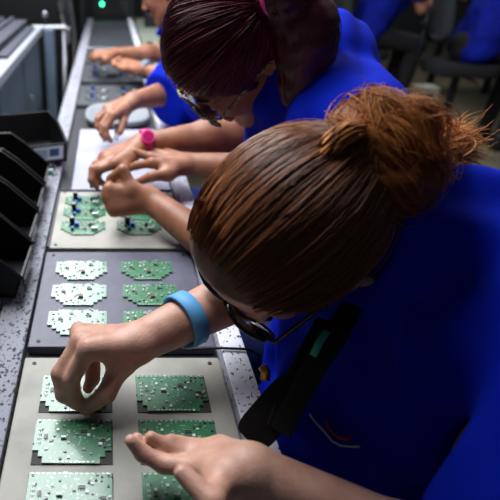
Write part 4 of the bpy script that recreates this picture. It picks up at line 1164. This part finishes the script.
# --- two workers of the next line, seen from behind at the upper right
def far_worker(x, y, label, hand_px=None, lean=0.16, seed=3):
    pel = np.array([x, y, 0.70]); c7 = np.array([x + lean, y, 1.20]); shl = np.array([x + lean, y + 0.17, 1.13]); shr = np.array([x + lean, y - 0.17, 1.13])
    hd = Head((x + lean + 0.10, y, 1.36), (0.85, 0.1, -0.5))
    er = np.array([x + lean + 0.12, y - 0.24, 0.90]); el = np.array([x + lean + 0.12, y + 0.24, 0.90])
    wr = np.array([x + lean + 0.33, y - 0.16, 0.97]) if hand_px is None else hand_px
    wl = np.array([x + lean + 0.33, y + 0.16, 0.97])
    root = thing('person', (x, y, 0), label, 'person')
    b = Shape(); lat = np.array([0, 1.0, 0])
    torso(b, pel, c7, shl, shr, 0.0); b.cone(c7, hd(-0.03, -0.04, 0), 0.058, 0.05, 0.03); hd.skull(b); arm(b, shl, el, wl); arm(b, shr, er, wr)
    for W_, sg in ((wr, 1), (wl, -1)):
        a = np.array([0.085, 0.02 * sg, 0.0]); s_ = np.array([0, 0.022 * sg, 0])
        add_hand(b, W_, W_ + a + s_ * 1.3, W_ + a - s_ * 1.3, [W_ + a * 1.75 + s_ * q + np.array([0, 0, -0.03]) for q in (1.3, 0.4, -0.5, -1.3)], W_ + a * 0.4 + s_ * 1.4, W_ + a * 1.1 + s_ * 2.2 + np.array([0, 0, -0.02]), np.array([0, 0, 1.0]), np.array([0, sg, 0.0]))
    V, Q = b.mesh(0.006); np_obj('body', V, Q, M['skin_c'], root)
    s = Shape(); torso(s, pel, c7, shl, shr, 0.014)
    for S_, E_ in ((shl, el), (shr, er)): sleeve(s, S_, E_, 0.8, 0.076, 0.068)
    for S_, E_ in ((shl, el), (shr, er)): sleeve_open(s, S_, E_, 0.8, 0.06)
    s.cone(c7, hd(-0.02, -0.02, 0), 0.066, 0.08, 0.006, 's')
    V, Q = s.mesh(0.009, folds(seed, 0.009, 0.13)); np_obj('shirt', V, Q, M['shirt_far'], root)
    t = Shape(); t.ell(pel, (0.15, 0.17, 0.11), None, 0.03)
    for sg in (-1, 1):
        kn = pel + np.array([0.38, 0.1 * sg, -0.06]); ft = np.array([x + 0.34, y + 0.1 * sg, 0.09]); t.cone(pel + np.array([0, 0.09 * sg, 0]), kn, 0.085, 0.065, 0.04); t.cone(kn, ft, 0.062, 0.045, 0.03)
    V, Q = t.mesh(0.012, folds(seed + 1, 0.004, 0.1)); np_obj('trousers', V, Q, M['black_fabric'], root)
    for sg in (-1, 1):
        f = Shape(); f.cone((x + 0.32, y + 0.1 * sg, 0.045), (x + 0.48, y + 0.1 * sg, 0.034), 0.045, 0.034, 0.02); f.cone((x + 0.33, y + 0.1 * sg, 0.1), (x + 0.33, y + 0.1 * sg, 0.05), 0.05, 0.045, 0.02); f.plane((0, 0, 0.001), (0, 0, -1), 0.002)
        V, Q = f.mesh(0.01); np_obj('shoe', V, Q, M['rubber'], root)
    eyes(hd, root); hair_plain(M['hair_black'], None, n=500, seed=seed)(hd, root)
    return root
XA, YA, XB, YB = 1.98, 4.45, 2.48, 3.85
far_worker(XA, YA, 'person in blue seated at the next line, left of the two at the upper right', seed=41)
far_worker(XB, YB, 'person in a blue shirt seated at the right edge, arm reaching out at the top', hand_px=Dp(478, 6, 3.78), seed=43)
chair(XA - 0.05, YA, 0.1, 'grey-backed work chair at the top, left of another one', seat_z=0.605)
chair(XB - 0.05, YB, -0.25, 'grey-backed work chair with a black seat at the upper right', seat_z=0.605)

# background bits beyond the chairs
p = J(424, 112, -0.79)
bo = thing('carton', (p[0], p[1], 0), 'small pale carton standing on the floor under the work chair', 'carton')
MB().boxc((p[0], p[1] + 0.08, 0.11), (0.17, 0.16, 0.22)).build('carton_body', M['cream'], bo, bevel=0.004)
MB().boxc((p[0] + 0.01, p[1] - 0.001, 0.15), (0.04, 0.003, 0.04)).build('printed_mark', M['label_ink'], bo)
tb = thing('far_table', (3.5, 4.3, 0), 'dark work table behind the chairs at the upper right', 'table')
MB().box((3.15, 3.0, 0.86), (3.9, 5.6, 0.90)).build('table_top', M['dark_metal'], tb, bevel=0.004)
for xx, yy in ((3.22, 3.1), (3.8, 3.1), (3.22, 5.5), (3.8, 5.5)): MB().box((xx - 0.025, yy - 0.025, 0), (xx + 0.025, yy + 0.025, 0.86)).build('leg', M['dark_metal'], tb)
